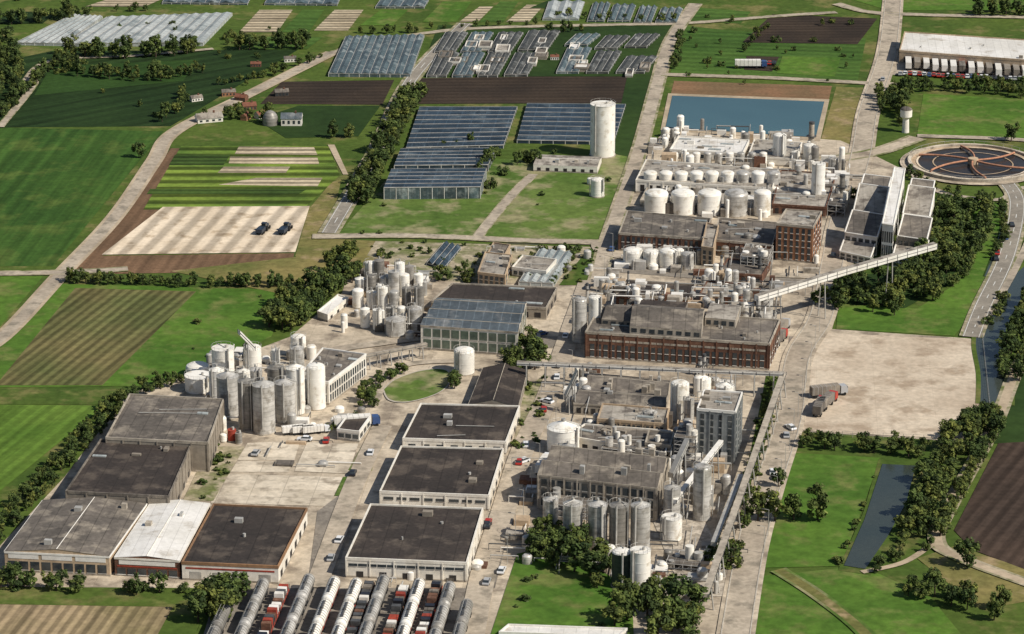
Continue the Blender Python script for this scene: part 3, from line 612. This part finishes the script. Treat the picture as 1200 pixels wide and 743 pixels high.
# ---------------- greenhouses
def greenhouse(A,B_,C,hp,n,m,D=None,along='y',rise=1.1,wall=None,gut=.12,gm=None):
    h,q=quad_at(A,B_,C,D,hp); e=empty("greenhouse"); mb=MB(); mf=MB(); gm=gm or steelL
    def pt(s,t,z):
        p=q[0].lerp(q[1],s).lerp(q[3].lerp(q[2],s),t); return (p.x,p.y,z)
    f=(lambda a,b,z:pt(a,b,z)) if along=='y' else (lambda a,b,z:pt(b,a,z))
    for k in range(n):
        a,b=k/n,(k+1)/n;c=(a+b)/2
        mb.face([f(a,0,h),f(c,0,h+rise),f(c,1,h+rise),f(a,1,h)],m); mb.face([f(c,0,h+rise),f(b,0,h),f(b,1,h),f(c,1,h+rise)],m)
        for t in (0,1): mb.face([f(a,t,h),f(b,t,h),f(c,t,h+rise)],m)
        mf.tube(f(a,0,h+.1),f(a,1,h+.1),gut,gm,4)
    for i in range(4):
        a,b=q[i],q[(i+1)%4]; mb.face([(a.x,a.y,0),(b.x,b.y,0),(b.x,b.y,h),(a.x,a.y,h)],wall or m); 
        L=(b-a).length; nn=int(L/5)+1; ctr=(q[0]+q[2])/2
        for k in range(nn+1): s=k/nn; on_wall(mf,a,b,ctr,s-.1/L,s+.1/L,0,h,white,.1)
        on_wall(mf,a,b,ctr,0,1,h-.12,h+.08,gm,.12)
    mb.build("glazing",e); mf.build("frame",e)
gh=greenhouse
gh((385,86),(481,87),(497,41),4,10,ghM,D=(405,43),rise=.8)
gh((18,50),(74,51),(120,19),3,6,ghL,D=(85,17),rise=.6); gh((75,51),(238,50),(272,15),4,12,ghL,D=(125,20),rise=.6); gh((190,3),(290,4),(296,-8),2,6,ghM,D=(196,-8))
gh((310,4),(395,5),(400,-6),2,5,ghM); gh((440,8),(497,8),(502,0),2,4,ghM)
gh((476,173),(590,170),(606,125),4,9,ghD,D=(492,125),along='x',rise=.5); gh((606,164),(719,166),(733,122),4,8,ghD,D=(618,121),along='x',rise=.5)
gh((450,220),(563,219),(570,197),14,5,ghD,D=(459,198),wall=ghM,along='x',rise=.5); gh((462,194),(572,193),(582,173),8,5,ghD,D=(470,174),along='x',rise=.5)
for (a,b,c,d,m) in [(503,88,530,62,ghK),(533,88,560,62,ghM),(563,88,590,62,ghK),(594,87,625,62,ghK),(512,60,540,38,ghK),(543,60,570,38,ghM),(575,60,605,38,ghK),(610,58,648,36,ghK),(655,84,685,56,ghM),(690,84,720,60,ghK),(725,84,762,66,ghK),(665,52,695,40,ghM),(700,56,730,42,ghK),(735,54,765,40,ghK)]:
    gh((a-3,b),(c-7,b),(c+8,d),3,3,m,D=(a+10,d),rise=.7)
for k in range(22): # small packing sheds between the glasshouses
    a=U(500,750); b=U(45,88); hh=U(6,16); bd("packing_shed",(a,b),(a+hh,b+.4),(a+hh+2,b-U(4,7)),U(3,5),random.choice([wallW,wallG,wallW]),random.choice([roofW,roofG,roofG,roofL]),units=0)
for (a,b,c,d) in [(638,22,680,2),(690,24,710,4),(714,24,740,6),(745,26,765,8),(770,26,795,10)]: gh((a-2,b),(c-2,b),(c+5,d),2,3,ghM if a>680 else ghL,D=(a+5,d))
gh((608,330),(648,332),(672,296),6,4,ghL,D=(632,292),rise=.7); gh((500,308),(520,314),(540,290),3,3,ghD)
# ---------------- silos
def silo(u,vb,vt,rp,m=None,top='cone',name="silo",cage=True,topm=None):
    m=m or siloM; p=P(u,vb); s=SC(u,vb); r=rp*s
    h=HT(u,vb,vt); mb=MB(); tm=topm or m
    mb.cyl(p.x,p.y,-.2,.45,r*1.08,None,24,concW); body=h-(r*.35 if top!='flat' else 0)
    mb.cyl(p.x,p.y,.45,body,r,None,24,m)
    for k in range(1,4): z=body*k/4; mb.cyl(p.x,p.y,z,z+.14,r+.05,None,24,m)
    if top=='cone': mb.cyl(p.x,p.y,body,body+r*.38,r*1.03,r*.14,24,tm); mb.cyl(p.x,p.y,body+r*.38,body+r*.38+.8,r*.14,None,8,steelL)
    elif top=='dome': mb.dome(p.x,p.y,body,r,r*.35,24,tm)
    else:
        mb.cyl(p.x,p.y,body,body+.2,r*1.02,None,24,tm); mb.cyl(p.x+r*.3,p.y,body+.2,body+1,.4,None,8,steelL)
    if cage and h>5:
        a=U(-2.5,-.6); x,y=p.x+(r+.45)*math.cos(a),p.y+(r+.45)*math.sin(a)
        mb.tube((x-.25,y,.2),(x-.25,y,body+1),.06,steelL,4);mb.tube((x+.25,y,.2),(x+.25,y,body+1),.06,steelL,4)
        mb.cyl(x,y,2.5,body+.9,.3,None,6,steelL,False)
        n=14; f=lambda t,z:(p.x+r*1.02*math.cos(t),p.y+r*1.02*math.sin(t),z)
        for k in range(n):
            a0=6.283*k/n;a1=6.283*(k+1)/n
            mb.tube(f(a0,body),f(a0,body+1.1),.04,steelL,4); mb.tube(f(a0,body+1.1),f(a1,body+1.1),.04,steelL,4)
        a=U(0,6.28); mb.tube((p.x+r*.2,p.y,h+.2),(p.x+math.cos(a)*(r+.5),p.y+math.sin(a)*(r+.5),body+.4),.14,steelL,6); 
        mb.tube((p.x+math.cos(a)*(r+.5),p.y+math.sin(a)*(r+.5),body+.4),(p.x+math.cos(a)*(r+.5),p.y+math.sin(a)*(r+.5),.5),.14,steelL,6)
    mb.build(name)
for a in [(232,440,425,14,siloW,'dome'),(233,458,440,16,siloW,'flat'),(262,442,408,13,siloW,'flat'),(297,438,404,10,siloW,'dome'),(350,418,392,9,siloW,'dome'),(349,440,405,8,siloM),(324,452,408,5,siloW),
 (268,488,436,13,siloM),(290,502,443,10,siloG),(310,506,446,13,siloM),(335,493,444,12,siloM),(324,470,427,10,siloG),(347,484,427,11,siloW),(371,478,426,11,siloW,'dome'),(286,466,432,8,siloW),(300,460,430,8,siloM),(255,470,430,9,siloW),
 (272,517,504,5,redm,'flat'),(280,520,508,4,siloG,'flat'),(262,518,508,4,siloW,'dome'),
 (544,437,407,12,siloW,'dome'),(507,405,380,8,siloM),(464,392,370,12,siloM),(486,386,358,9,siloM),
 (660,528,494,19,siloW,'cone'),(679,400,348,9,siloM,'dome'),(697,400,346,8,siloW,'dome'),(706,182,122,14.5,siloW,'flat'),(700,230,208,8,siloW,'dome'),(692,216,208,4,siloW,'dome'),
 (873,388,354,10,siloW),(895,386,348,10,siloM),(742,310,290,12,siloW,'dome'),(763,312,292,10,siloW,'dome'),(783,313,291,11,siloW,'dome'),(805,315,295,8,siloM,'dome'),
 (913,190,156,8,siloW,'dome'),(948,194,168,7.5,siloW,'dome'),(976,206,184,6,siloM,'dome'),(932,195,176,5,siloW),(958,238,192,8,siloW,'flat'),(893,248,222,9,siloM),
 (645,634,582,9,siloM),(671,642,586,11.5,siloM),(700,644,587,11.5,siloM),(725,645,588,11.5,siloG),(750,645,588,11.5,siloM),(787,612,568,10,siloM),(822,608,544,10.5,siloM,'dome'),(787,632,606,12,siloW,'flat'),(728,687,643,11.5,siloK,'dome',"silo",True,siloW),(750,690,645,12,siloW,'flat'),
 (824,462,440,9,siloW),(849,490,448,11,siloW),(796,492,446,11,siloW,'dome'),(807,500,466,6,siloM),(665,560,520,10,siloM),(762,505,480,8,siloM)]:
    silo(*a)
for r,(v,n,u0,du) in enumerate([(330,7,432,12),(345,7,424,13),(362,6,420,14),(384,5,412,15)]):
    for k in range(n):
        if R()<.88: silo(u0+k*du+U(-2,2),v+U(-2,2)+k*.7,v-U(20,27),U(5.2,6.8),random.choice([siloW,siloW,siloM,siloW,siloG]),random.choice(['dome','cone','flat']),cage=R()<.5)
for k in range(5): silo(769+k*31,249+k*.8,222,14 if k<4 else 10,siloW if k!=3 else siloM,'dome',"process_tank",cage=False)
for k in range(9): silo(762+k*18,223+k*.6,200,8,random.choice([siloW,siloW,siloW,siloM]),'dome',"process_tank",cage=False)
for k in range(9): silo(790+k*13,192+k*.6,178,4.5,random.choice([siloW,siloW,siloM]),'dome',"process_tank",cage=False)
def chimney(u,vb,vt,rp,m=concW):
    p=P(u,vb); r=rp*SC(u,vb); h=HT(u,vb,vt); mb=MB(); mb.cyl(p.x,p.y,0,h,r,r*.75,14,m); mb.cyl(p.x,p.y,h-.8,h+.1,r*.85,None,14,steelD); mb.cyl(p.x,p.y,h*.6,h*.6+.3,r*1.5,None,12,steelD); mb.build("chimney")
for a in [(950,185,143,4),(890,325,300,2.5,steelD),(899,240,214,2,steelL),(820,440,420,3,steelL),(986,240,205,4,siloG),(825,438,415,2.5,steelL),(688,350,332,2,steelL),(736,345,318,1.6,steelL),(845,330,300,2,steelL),(770,560,530,2,steelL)]: chimney(*a)
p=P(1061,155); h=HT(1061,155,126); mb=MB(); mb.cyl(p.x,p.y,0,h*.6,1.5,1.2,16,wallW); mb.cyl(p.x,p.y,h*.55,h*.65,1.3,2.4,16,wallW); mb.cyl(p.x,p.y,h*.65,h*.92,2.4,None,16,wallW); mb.dome(p.x,p.y,h*.92,2.4,1.2,16,roofG); mb.build("water_tower")
# clarifier
def clarifier():
    e=empty("clarifier_basin"); p=P(1140,194); r=76*SC(1140,194); mb=MB(); seg=64
    def ring(r0,r1,z,m):
        for k in range(seg):
            a=6.28318*k/seg;b=6.28318*(k+1)/seg; mb.face([(p.x+r0*math.cos(a),p.y+r0*math.sin(a),z),(p.x+r1*math.cos(a),p.y+r1*math.sin(a),z),(p.x+r1*math.cos(b),p.y+r1*math.sin(b),z),(p.x+r0*math.cos(b),p.y+r0*math.sin(b),z)],m)
    mb.cyl(p.x,p.y,0,1.8,r,None,seg,concW,False); ring(r-1.3,r,1.8,concL); mb.cyl(p.x,p.y,.5,1.8,r-1.3,None,seg,concW,False)
    ring(.01,r-1.3,.8,mat("sludge_water",(.035,.03,.027),(.025,.022,.02),s=.06,rough=.3,spec=.3)); ring(r*.84,r*.87,1.1,tanlot); ring(r*.60,r*.62,1.0,wallT); ring(r*.87,r*.95,.9,wallT)
    mb.cyl(p.x,p.y,.5,3,2.0,None,20,wallT)
    rust=mat("rust_red",(.46,.23,.14),(.36,.18,.11),s=.3)
    for k in range(6):
        a=k*math.pi/3+.2; prev=Vector((p.x,p.y,2.2))
        for t in range(1,9):
            aa=a+.05*t; q1=Vector((p.x+r*.108*t*math.cos(aa),p.y+r*.108*t*math.sin(aa),2.2-.06*t)); mb.tube(prev,q1,.42,rust,6); prev=q1
        mb.tube(prev,(prev.x,prev.y,.8),.3,rust,6)
    for k in range(40):
        a=6.283*k/40;b=6.283*(k+1)/40; mb.tube((p.x+r*math.cos(a),p.y+r*math.sin(a),1.8),(p.x+r*math.cos(a),p.y+r*math.sin(a),2.9),.06,steelL,4); mb.tube((p.x+r*math.cos(a),p.y+r*math.sin(a),2.9),(p.x+r*math.cos(b),p.y+r*math.sin(b),2.9),.06,steelL,4)
    mb.build("basin",e)
clarifier()
mb=MB(); p=P(1140,194); r=85*SC(1140,194); mb.face([(p.x+r*math.cos(t*.1309),p.y+r*math.sin(t*.1309),.62) for t in range(48)],concrete); mb.build("basin_apron")
# ---------------- conveyors, racks
def gantry(name,a,b,za,zb,wd=2.6,hh=2.6,m=None,posts=4,roofm=None):
    A=P(*a,za);Bq=P(*b,zb); d=(Bq-A); n=Vector((-d.y,d.x,0)).normalized()*wd/2; up=Vector((0,0,hh)); mb=MB(); m=m or white
    c=[A-n,A+n,Bq+n,Bq-n]
    mb.face(c,m); mb.face([x+up for x in c],roofm or m)
    for i in range(4): mb.face([c[i],c[(i+1)%4],c[(i+1)%4]+up,c[i]+up],m)
    L=d.length; nn=int(L/4)
    for k in range(nn+1):
        p=A.lerp(Bq,k/nn)
        for s in (1,-1): mb.tube(p+n*s*1.04,p+n*s*1.04+up,.09,steelD,4)
    for s in (1,-1): mb.tube(A+n*s*1.05+up*.5,Bq+n*s*1.05+up*.5,.1,steelD,4)
    for k in range(posts):
        t=(k+.5)/posts; p=A.lerp(Bq,t)
        for s in (1,-1): mb.tube(p+n*s,(p.x+n.x*s*1.8,p.y+n.y*s*1.8,0),.22,steelL,6)
        z=p.z*.5; mb.tube((p.x+n.x*1.4,p.y+n.y*1.4,z),(p.x-n.x*1.4,p.y-n.y*1.4,z),.12,steelL,4)
    mb.build(name)
gantry("conveyor_gantry",(886,353),(990,321),11,14,2.2,2.0,white,2,roofL); gantry("conveyor_gantry",(990,321),(1096,291),14,17,2.2,2.0,white,1,roofL)
gantry("pipe_bridge",(606,427),(918,440),7,7,1.8,1.0,white,14,roofL)
gantry("pipe_bridge",(918,439),(826,700),6,6,1.8,1.0,concW,16); gantry("pipe_bridge",(845,520),(790,590),9,7,1.4,1.2,white,4)
gantry("conveyor_gantry",(662,470),(676,440),4,12,2,2,steelL,2); gantry("conveyor_gantry",(805,520),(786,560),16,8,1.6,1.6,steelL,2)
gantry("pipe_bridge",(425,420),(500,405),4,4,1.5,1,concW,6); gantry("conveyor_gantry",(836,640),(868,560),4,4,1.5,1.2,steelL,5)
gantry("conveyor_gantry",(280,392),(298,410),18,12,1.6,1.6,white,1)
def frame(A,B_,C,hp,nx,ny,nz,name="steel_platform",tanks=0):
    h,q=quad_at(A,B_,C,None,hp); mb=MB()
    def pt(s,t,z): p=q[0].lerp(q[1],s).lerp(q[3].lerp(q[2],s),t); return Vector((p.x,p.y,z))
    for i in range(nx+1):
        for j in range(ny+1): mb.tube(pt(i/nx,j/ny,0),pt(i/nx,j/ny,h),.16,steelD if nz>3 else steelL,5)
    for k in range(1,nz+1):
        z=h*k/nz
        for i in range(nx+1): mb.tube(pt(i/nx,0,z),pt(i/nx,1,z),.13,steelL,4)
        for j in range(ny+1): mb.tube(pt(0,j/ny,z),pt(1,j/ny,z),.13,steelL,4)
        mb.face([pt(.02,.02,z+.1),pt(.98,.02,z+.1),pt(.98,.7,z+.1),pt(.02,.7,z+.1)],roofG)
        for i in range(nx): mb.tube(pt(i/nx,0,z-h/nz),pt((i+1)/nx,0,z),.08,steelL,4)
        mb.tube(pt(0,0,z+1.1),pt(1,0,z+1.1),.05,steelL,4); mb.tube(pt(1,0,z+1.1),pt(1,1,z+1.1),.05,steelL,4)
    for k in range(tanks):
        p=pt(U(.1,.9),U(.1,.9),0); z=h*random.randint(0,nz)/nz+.1; mb.cyl(p.x,p.y,z,z+U(1.5,4),U(.5,1.3),None,12,random.choice([siloW,siloM,steelL]))
    mb.build(name)
frame((790,512),(815,515),(822,498),34,2,2,4,tanks=8); frame((700,560),(770,566),(776,552),6,6,2,2,tanks=12); frame((640,590),(690,596),(696,580),20,5,2,3,tanks=10)
frame((868,300),(900,303),(906,288),20,4,2,3,tanks=10); frame((860,375),(905,379),(910,366),14,4,2,2,tanks=8); frame((705,525),(775,533),(780,520),12,6,2,2,tanks=12)
frame((970,240),(990,242),(998,218),14,2,3,2,tanks=8); frame((780,660),(820,664),(826,648),8,4,2,1,tanks=4)
def clutter(poly,n,name="process_equipment",hmax=4,zb=0,wt=0):
    q=[P(*p) for p in poly]; mb=MB(); ex=Vector((.99,-.09,0)); ey=Vector((.11,.99,0))
    for k in range(n):
        s,t=R(),R(); p=q[0].lerp(q[1],s).lerp(q[3].lerp(q[2],s),t); ty=R(); z=zb
        if ty<.3: mb.obox(p,ex,ey,U(.6,3),U(.6,2.2),z,z+U(.8,hmax),random.choice([steelL,concW,white,roofG,wallT,roofL,brickm]+[white]*wt))
        elif ty<.6: r=U(.5,1.7); hh=U(1.2,hmax*1.5); mm=random.choice([siloW,siloW,siloM,siloG,steelL]+[siloW]*wt); mb.cyl(p.x,p.y,z,z+hh,r,None,12,mm); mb.dome(p.x,p.y,z+hh,r,r*.4,12,mm,2)
        else:
            d=random.choice([ex,ey,-ex,-ey])*U(4,14); zz=z+U(.8,hmax); q1=p+d; m=random.choice([steelL,steelL,white,steelD])
            mb.tube((p.x,p.y,zz),(q1.x,q1.y,zz),U(.1,.25),m,6); 
            for x in (p,q1): mb.tube((x.x,x.y,z),(x.x,x.y,zz),.1,m,5)
    mb.build(name)
clutter([(755,252),(905,262),(915,195),(765,185)],120,hmax=5,wt=5); clutter([(735,190),(790,180),(800,155),(780,155)],25,wt=3); clutter([(840,310),(905,325),(920,290),(850,280)],60,hmax=5)
clutter([(725,318),(830,325),(835,300),(735,292)],45,wt=3); clutter([(915,240),(985,245),(1000,190),(930,180)],70,hmax=6,wt=3); clutter([(810,352),(910,360),(915,335),(820,328)],70,hmax=5)
clutter([(700,345),(725,347),(735,325),(712,322)],15); clutter([(400,392),(500,400),(505,320),(425,310)],80,hmax=3.5); clutter([(235,505),(360,510),(375,420),(250,415)],60,hmax=3)
clutter([(640,560),(800,575),(810,500),(665,500)],60,hmax=5); clutter([(785,600),(850,610),(870,440),(800,436)],70,hmax=5); clutter([(600,660),(780,690),(790,640),(620,610)],50,hmax=3); clutter([(760,700),(840,705),(850,640),(780,640)],50,hmax=2.5)
clutter([(660,475),(690,475),(700,435),(680,432)],20); clutter([(590,640),(625,645),(640,560),(615,560)],18,hmax=2.5)
clutter([(700,384),(900,398),(908,374),(712,362)],90,"rooftop_plant",2.6,hz+.1)
clutter([(385,690),(540,693),(560,665),(560,665)],14,"stacked_crates",1.6); clutter([(270,545),(400,550),(410,520),(300,515)],8,"stacked_crates",1.0); clutter([(560,310),(690,330),(700,300),(600,285)],25,"stored_goods",2)
clutter([(880,340),(960,345),(970,200),(985,200)],30,"stored_goods",2); clutter([(785,172),(930,180),(935,158),(795,152)],50,hmax=4,wt=4); clutter([(350,505),(420,505),(450,470),(400,470)],8,"stored_goods",1.4)
clutter([(228,460),(290,440),(300,410),(240,425)],20,hmax=3,wt=3)
# ---------------- vehicles
def wheels(mb,xs,y,r=.5,w_=.3):
    for x in xs:
        for s in (1,-1): mb.tube((x,s*y,r),(x,s*(y-w_),r),r,tyre,12)
def extr(mb,prof,w0,m,w1=None):
    n=len(prof); w1=w1 or w0
    L=[(x,-w0 if z<1 else -w1,z) for x,z in prof]; Rr=[(x,w0 if z<1 else w1,z) for x,z in prof]
    mb.face(L[::1],m);mb.face(Rr[::-1],m)
    for i in range(n): j=(i+1)%n; mb.face([L[j],L[i],Rr[i],Rr[j]],m)
def car_mesh(m):
    mb=MB(); extr(mb,[(-2.2,.35),(2.2,.35),(2.25,.75),(1.2,.95),(-2.1,.98),(-2.25,.7)],.9,m)
    extr(mb,[(-1.9,.96),(1.1,.94),(.45,1.42),(-1.4,1.45)],.78,glass,.7); mb.prism([(-1.3,-.68),(.4,-.68),(.4,.68),(-1.3,.68)],1.46,1.52,m); wheels(mb,(-1.4,1.4),.93,.34,.22); return mb.mesh("car")
def truck_mesh(m,box,boxl=8):
    mb=MB(); mb.prism([(-boxl,-.5),(3.4,-.5),(3.4,.5),(-boxl,.5)],.7,1.0,steelD)
    extr(mb,[(1.6,.8),(3.9,.8),(3.95,1.8),(3.6,3.1),(1.6,3.2)],1.25,m); mb.prism([(3.75,-1.1),(3.98,-1.1),(3.98,1.1),(3.75,1.1)],1.85,2.8,glass)
    mb.prism([(-boxl,-1.27),(1.2,-1.27),(1.2,1.27),(-boxl,1.27)],1.05,3.6,box); wheels(mb,(2.9,-.6,-boxl+1.2,-boxl+2.6),1.25,.52,.35)
    for k in range(6): x=-boxl+.4+k*(boxl+.6)/6; mb.prism([(x,-1.31),(x+.12,-1.31),(x+.12,1.31),(x,1.31)],1.04,3.63,steelL)
    return mb.mesh("truck")
def tank_wagon(m,band,chs,l=13,r=1.6):
    mb=MB(); z=r+1.2; mb.tube((-l/2+.6,0,z),(l/2-.6,0,z),r,m,22,cap=False)
    for s in (1,-1):
        pr=r
        for k in range(1,5): a=k*math.pi/8; q=r*math.cos(a); mb.tube((s*(l/2-.6+.9*math.sin(a-math.pi/8)),0,z),(s*(l/2-.6+.9*math.sin(a)),0,z),pr,m,22,r2=q,cap=(k==4)); pr=q
    for k in range(9): x=-l/2+1+k*(l-2)/8; mb.tube((x-.09,0,z),(x+.09,0,z),r+.06,band,22)
    mb.prism([(-l/2,-1.2),(l/2,-1.2),(l/2,1.2),(-l/2,1.2)],.95,1.25,chs); wheels(mb,(-l/2+1.5,-l/2+3,l/2-3,l/2-1.5),1.25,.5,.25)
    mb.cyl(0,0,z+r-.1,z+r+.5,.5,None,12,steelD); mb.prism([(-l*.35,-.35),(l*.35,-.35),(l*.35,.35),(-l*.35,.35)],z+r+.05,z+r+.12,steelD)
    for s in (1,-1): mb.tube((-l*.35,s*.45,z+r+.9),(l*.35,s*.45,z+r+.9),.05,band,4)
    return mb.mesh("tank_wagon")
def flat_wagon(m,l=13):
    mb=MB(); mb.prism([(-l/2,-1.4),(l/2,-1.4),(l/2,1.4),(-l/2,1.4)],1,1.5,m); wheels(mb,(-l/2+1.5,-l/2+3,l/2-3,l/2-1.5),1.25,.5,.25)
    for k in range(6):
        x=-l/2+.8+k*2.1; mb.prism([(x,-1.2),(x+1.6,-1.2),(x+1.6,1.2),(x,1.2)],1.5,1.5+U(.8,2.2),random.choice([redm,steelD,steelD,white,roofG,brickm,carc[1]]))
    for s in (1,-1):
        for k in range(7): x=-l/2+k*l/6; mb.tube((x,s*1.4,1.2),(x,s*1.4,2.8),.08,steelD,4)
    return mb.mesh("flat_wagon")
cars=[car_mesh(c) for c in carc]; trucks=[truck_mesh(carc[0],white),truck_mesh(carc[3],roofG),truck_mesh(carc[2],white,10),truck_mesh(carc[4],wallG)]
def veh(me,nm,u,v,ang,s=1): p=P(u,v); inst(me,nm,(p.x,p.y,.3),ang,(s,s,s))
da=math.atan2((P(275,700)-P(255,743)).y,(P(275,700)-P(255,743)).x)
rows=[(266,'t',siloG),(298,'t',siloM),(322,'f',0),(352,'t',siloM),(382,'t',siloW),(408,'t',siloW),(424,'f',0),(440,'t',siloM),(464,'f',0),(482,'t',siloW),(503,'f',0),(518,'t',siloM),(546,'t',siloG)]
tm={}
for u,ty,m in rows:
    v0=706+U(-5,5)
    for k in range(3):
        p=P(u+6,v0); d=Vector((math.cos(da),math.sin(da),0)); p=p-d*(14.2*k)
        if k==0 and u in(266,546): continue
        if ty=='t':
            key=m.name
            if key not in tm: tm[key]=tank_wagon(m,siloG if m is not siloG else steelL,redm if m is siloW else steelD)
            inst(tm[key],"tank_wagon",(p.x,p.y,.2),da)
        else: inst(flat_wagon(redm if u!=464 else brickm),"flat_wagon",(p.x,p.y,.2),da)
mb=MB()
for u,_,_ in rows:
    p=P(u+6,706);d=Vector((math.cos(da),math.sin(da),0)); n=Vector((-d.y,d.x,0)); a=p+d*9; b=p-d*40
    for s in (.75,-.75): mb.tube((a.x+n.x*s,a.y+n.y*s,.24),(b.x+n.x*s,b.y+n.y*s,.24),.1,steelD,4)
mb.build("rail_tracks")
for i in range(14): veh(random.choice(trucks+trucks[:1]),"truck",1064+i*10.5,77+i*.8,math.radians(84))
for i in range(26): veh(random.choice(cars),"car",1055+i*5.6,88+i*.25+U(-.6,.6),math.radians(84))
for a in [(972,474,1.1,1),(962,480,1.3,1),(978,464,.3,3),(430,500,.2,2),(640,548,1.3,0),(915,400,1.2,1),(918,388,1.2,3),(888,80,0,2)]: veh(trucks[a[3]],"truck",a[0],a[1],a[2])
for i in range(46):
    a=random.choice([((690,330),(640,470)),((640,470),(590,600)),((925,500),(880,650)),((400,570),(440,520)),((600,662),(560,690)),((985,250),(962,370)),((380,690),(400,620)),((545,690),(575,610)),((700,290),(860,318)),((1020,130),(1040,60)),((420,515),(350,520)),((1190,240),(1150,367)),((640,395),(610,400)),((300,535),(330,520))])
    t=R(); u=a[0][0]+(a[1][0]-a[0][0])*t+U(-4,4); v=a[0][1]+(a[1][1]-a[0][1])*t+U(-3,3); veh(random.choice(cars),"car",u,v,U(0,6.28) if R()<.3 else da+U(-.1,.1))
for u in range(872,912,5): veh(random.choice(cars+trucks[:2]),"car",u,76,1.4)
for u in (352,364,376): veh(trucks[0],"truck",u,508,.3,.7)
def tractor(m):
    mb=MB(); extr(mb,[(-.4,1),(2.6,1),(2.7,1.9),(-.4,2.1)],.55,m); extr(mb,[(-2.2,1.1),(-.2,1.1),(-.4,3),(-1.9,3)],.85,glass); mb.prism([(-2.1,-.95),(-.2,-.95),(-.2,.95),(-2.1,.95)],3.02,3.17,m)
    for s in (1,-1): mb.tube((-1.3,s*1.5,1),(-1.3,s*.95,1),1,tyre,16); mb.tube((1.9,s*1.3,.65),(1.9,s*.9,.65),.65,tyre,14)
    mb.prism([(-7.5,-1.3),(-3,-1.3),(-3,1.3),(-7.5,1.3)],.9,2.3,m); mb.tube((-3,0,.9),(-2,0,.9),.12,steelD,5); wheels(mb,(-4.6,-6),1.35,.55,.35)
    return mb.mesh("tractor")
tr=tractor(mat("tractor_paint",(.03,.045,.07),(.025,.035,.05),rough=.4)); veh(tr,"tractor",311,270,1.3,.95); veh(tr,"tractor",337,270,1.3,.95)
def lamp():
    mb=MB(); mb.tube((0,0,0),(0,0,8),.1,steelL,6,.06); mb.tube((0,0,8),(1.4,0,8.3),.06,steelL,5); mb.prism([(1.2,-.15),(2,-.15),(2,.15),(1.2,.15)],8.2,8.35,steelD); return mb.mesh("street_lamp")
lp=lamp()
for k in range(14):
    for (a,b,n) in [((708,300),(575,690),14),((950,390),(880,670),14)]: veh(lp,"street_lamp",a[0]+(b[0]-a[0])*k/n+10,a[1]+(b[1]-a[1])*k/n,3.1)
mb=MB(); fp=[P(*p) for p in [(1151,396),(1160,480),(1130,519),(940,510)]]
for a,b in zip(fp[:-1],fp[1:]):
    n=int((b-a).length/3)
    for k in range(n): p=a.lerp(b,k/n); q=a.lerp(b,(k+1)/n); mb.tube(p,p+Vector((0,0,2)),.06,steelL,4); [mb.tube(p+Vector((0,0,z)),q+Vector((0,0,z)),.03,steelL,3) for z in (.6,1.2,1.9)]
mb.build("fence")
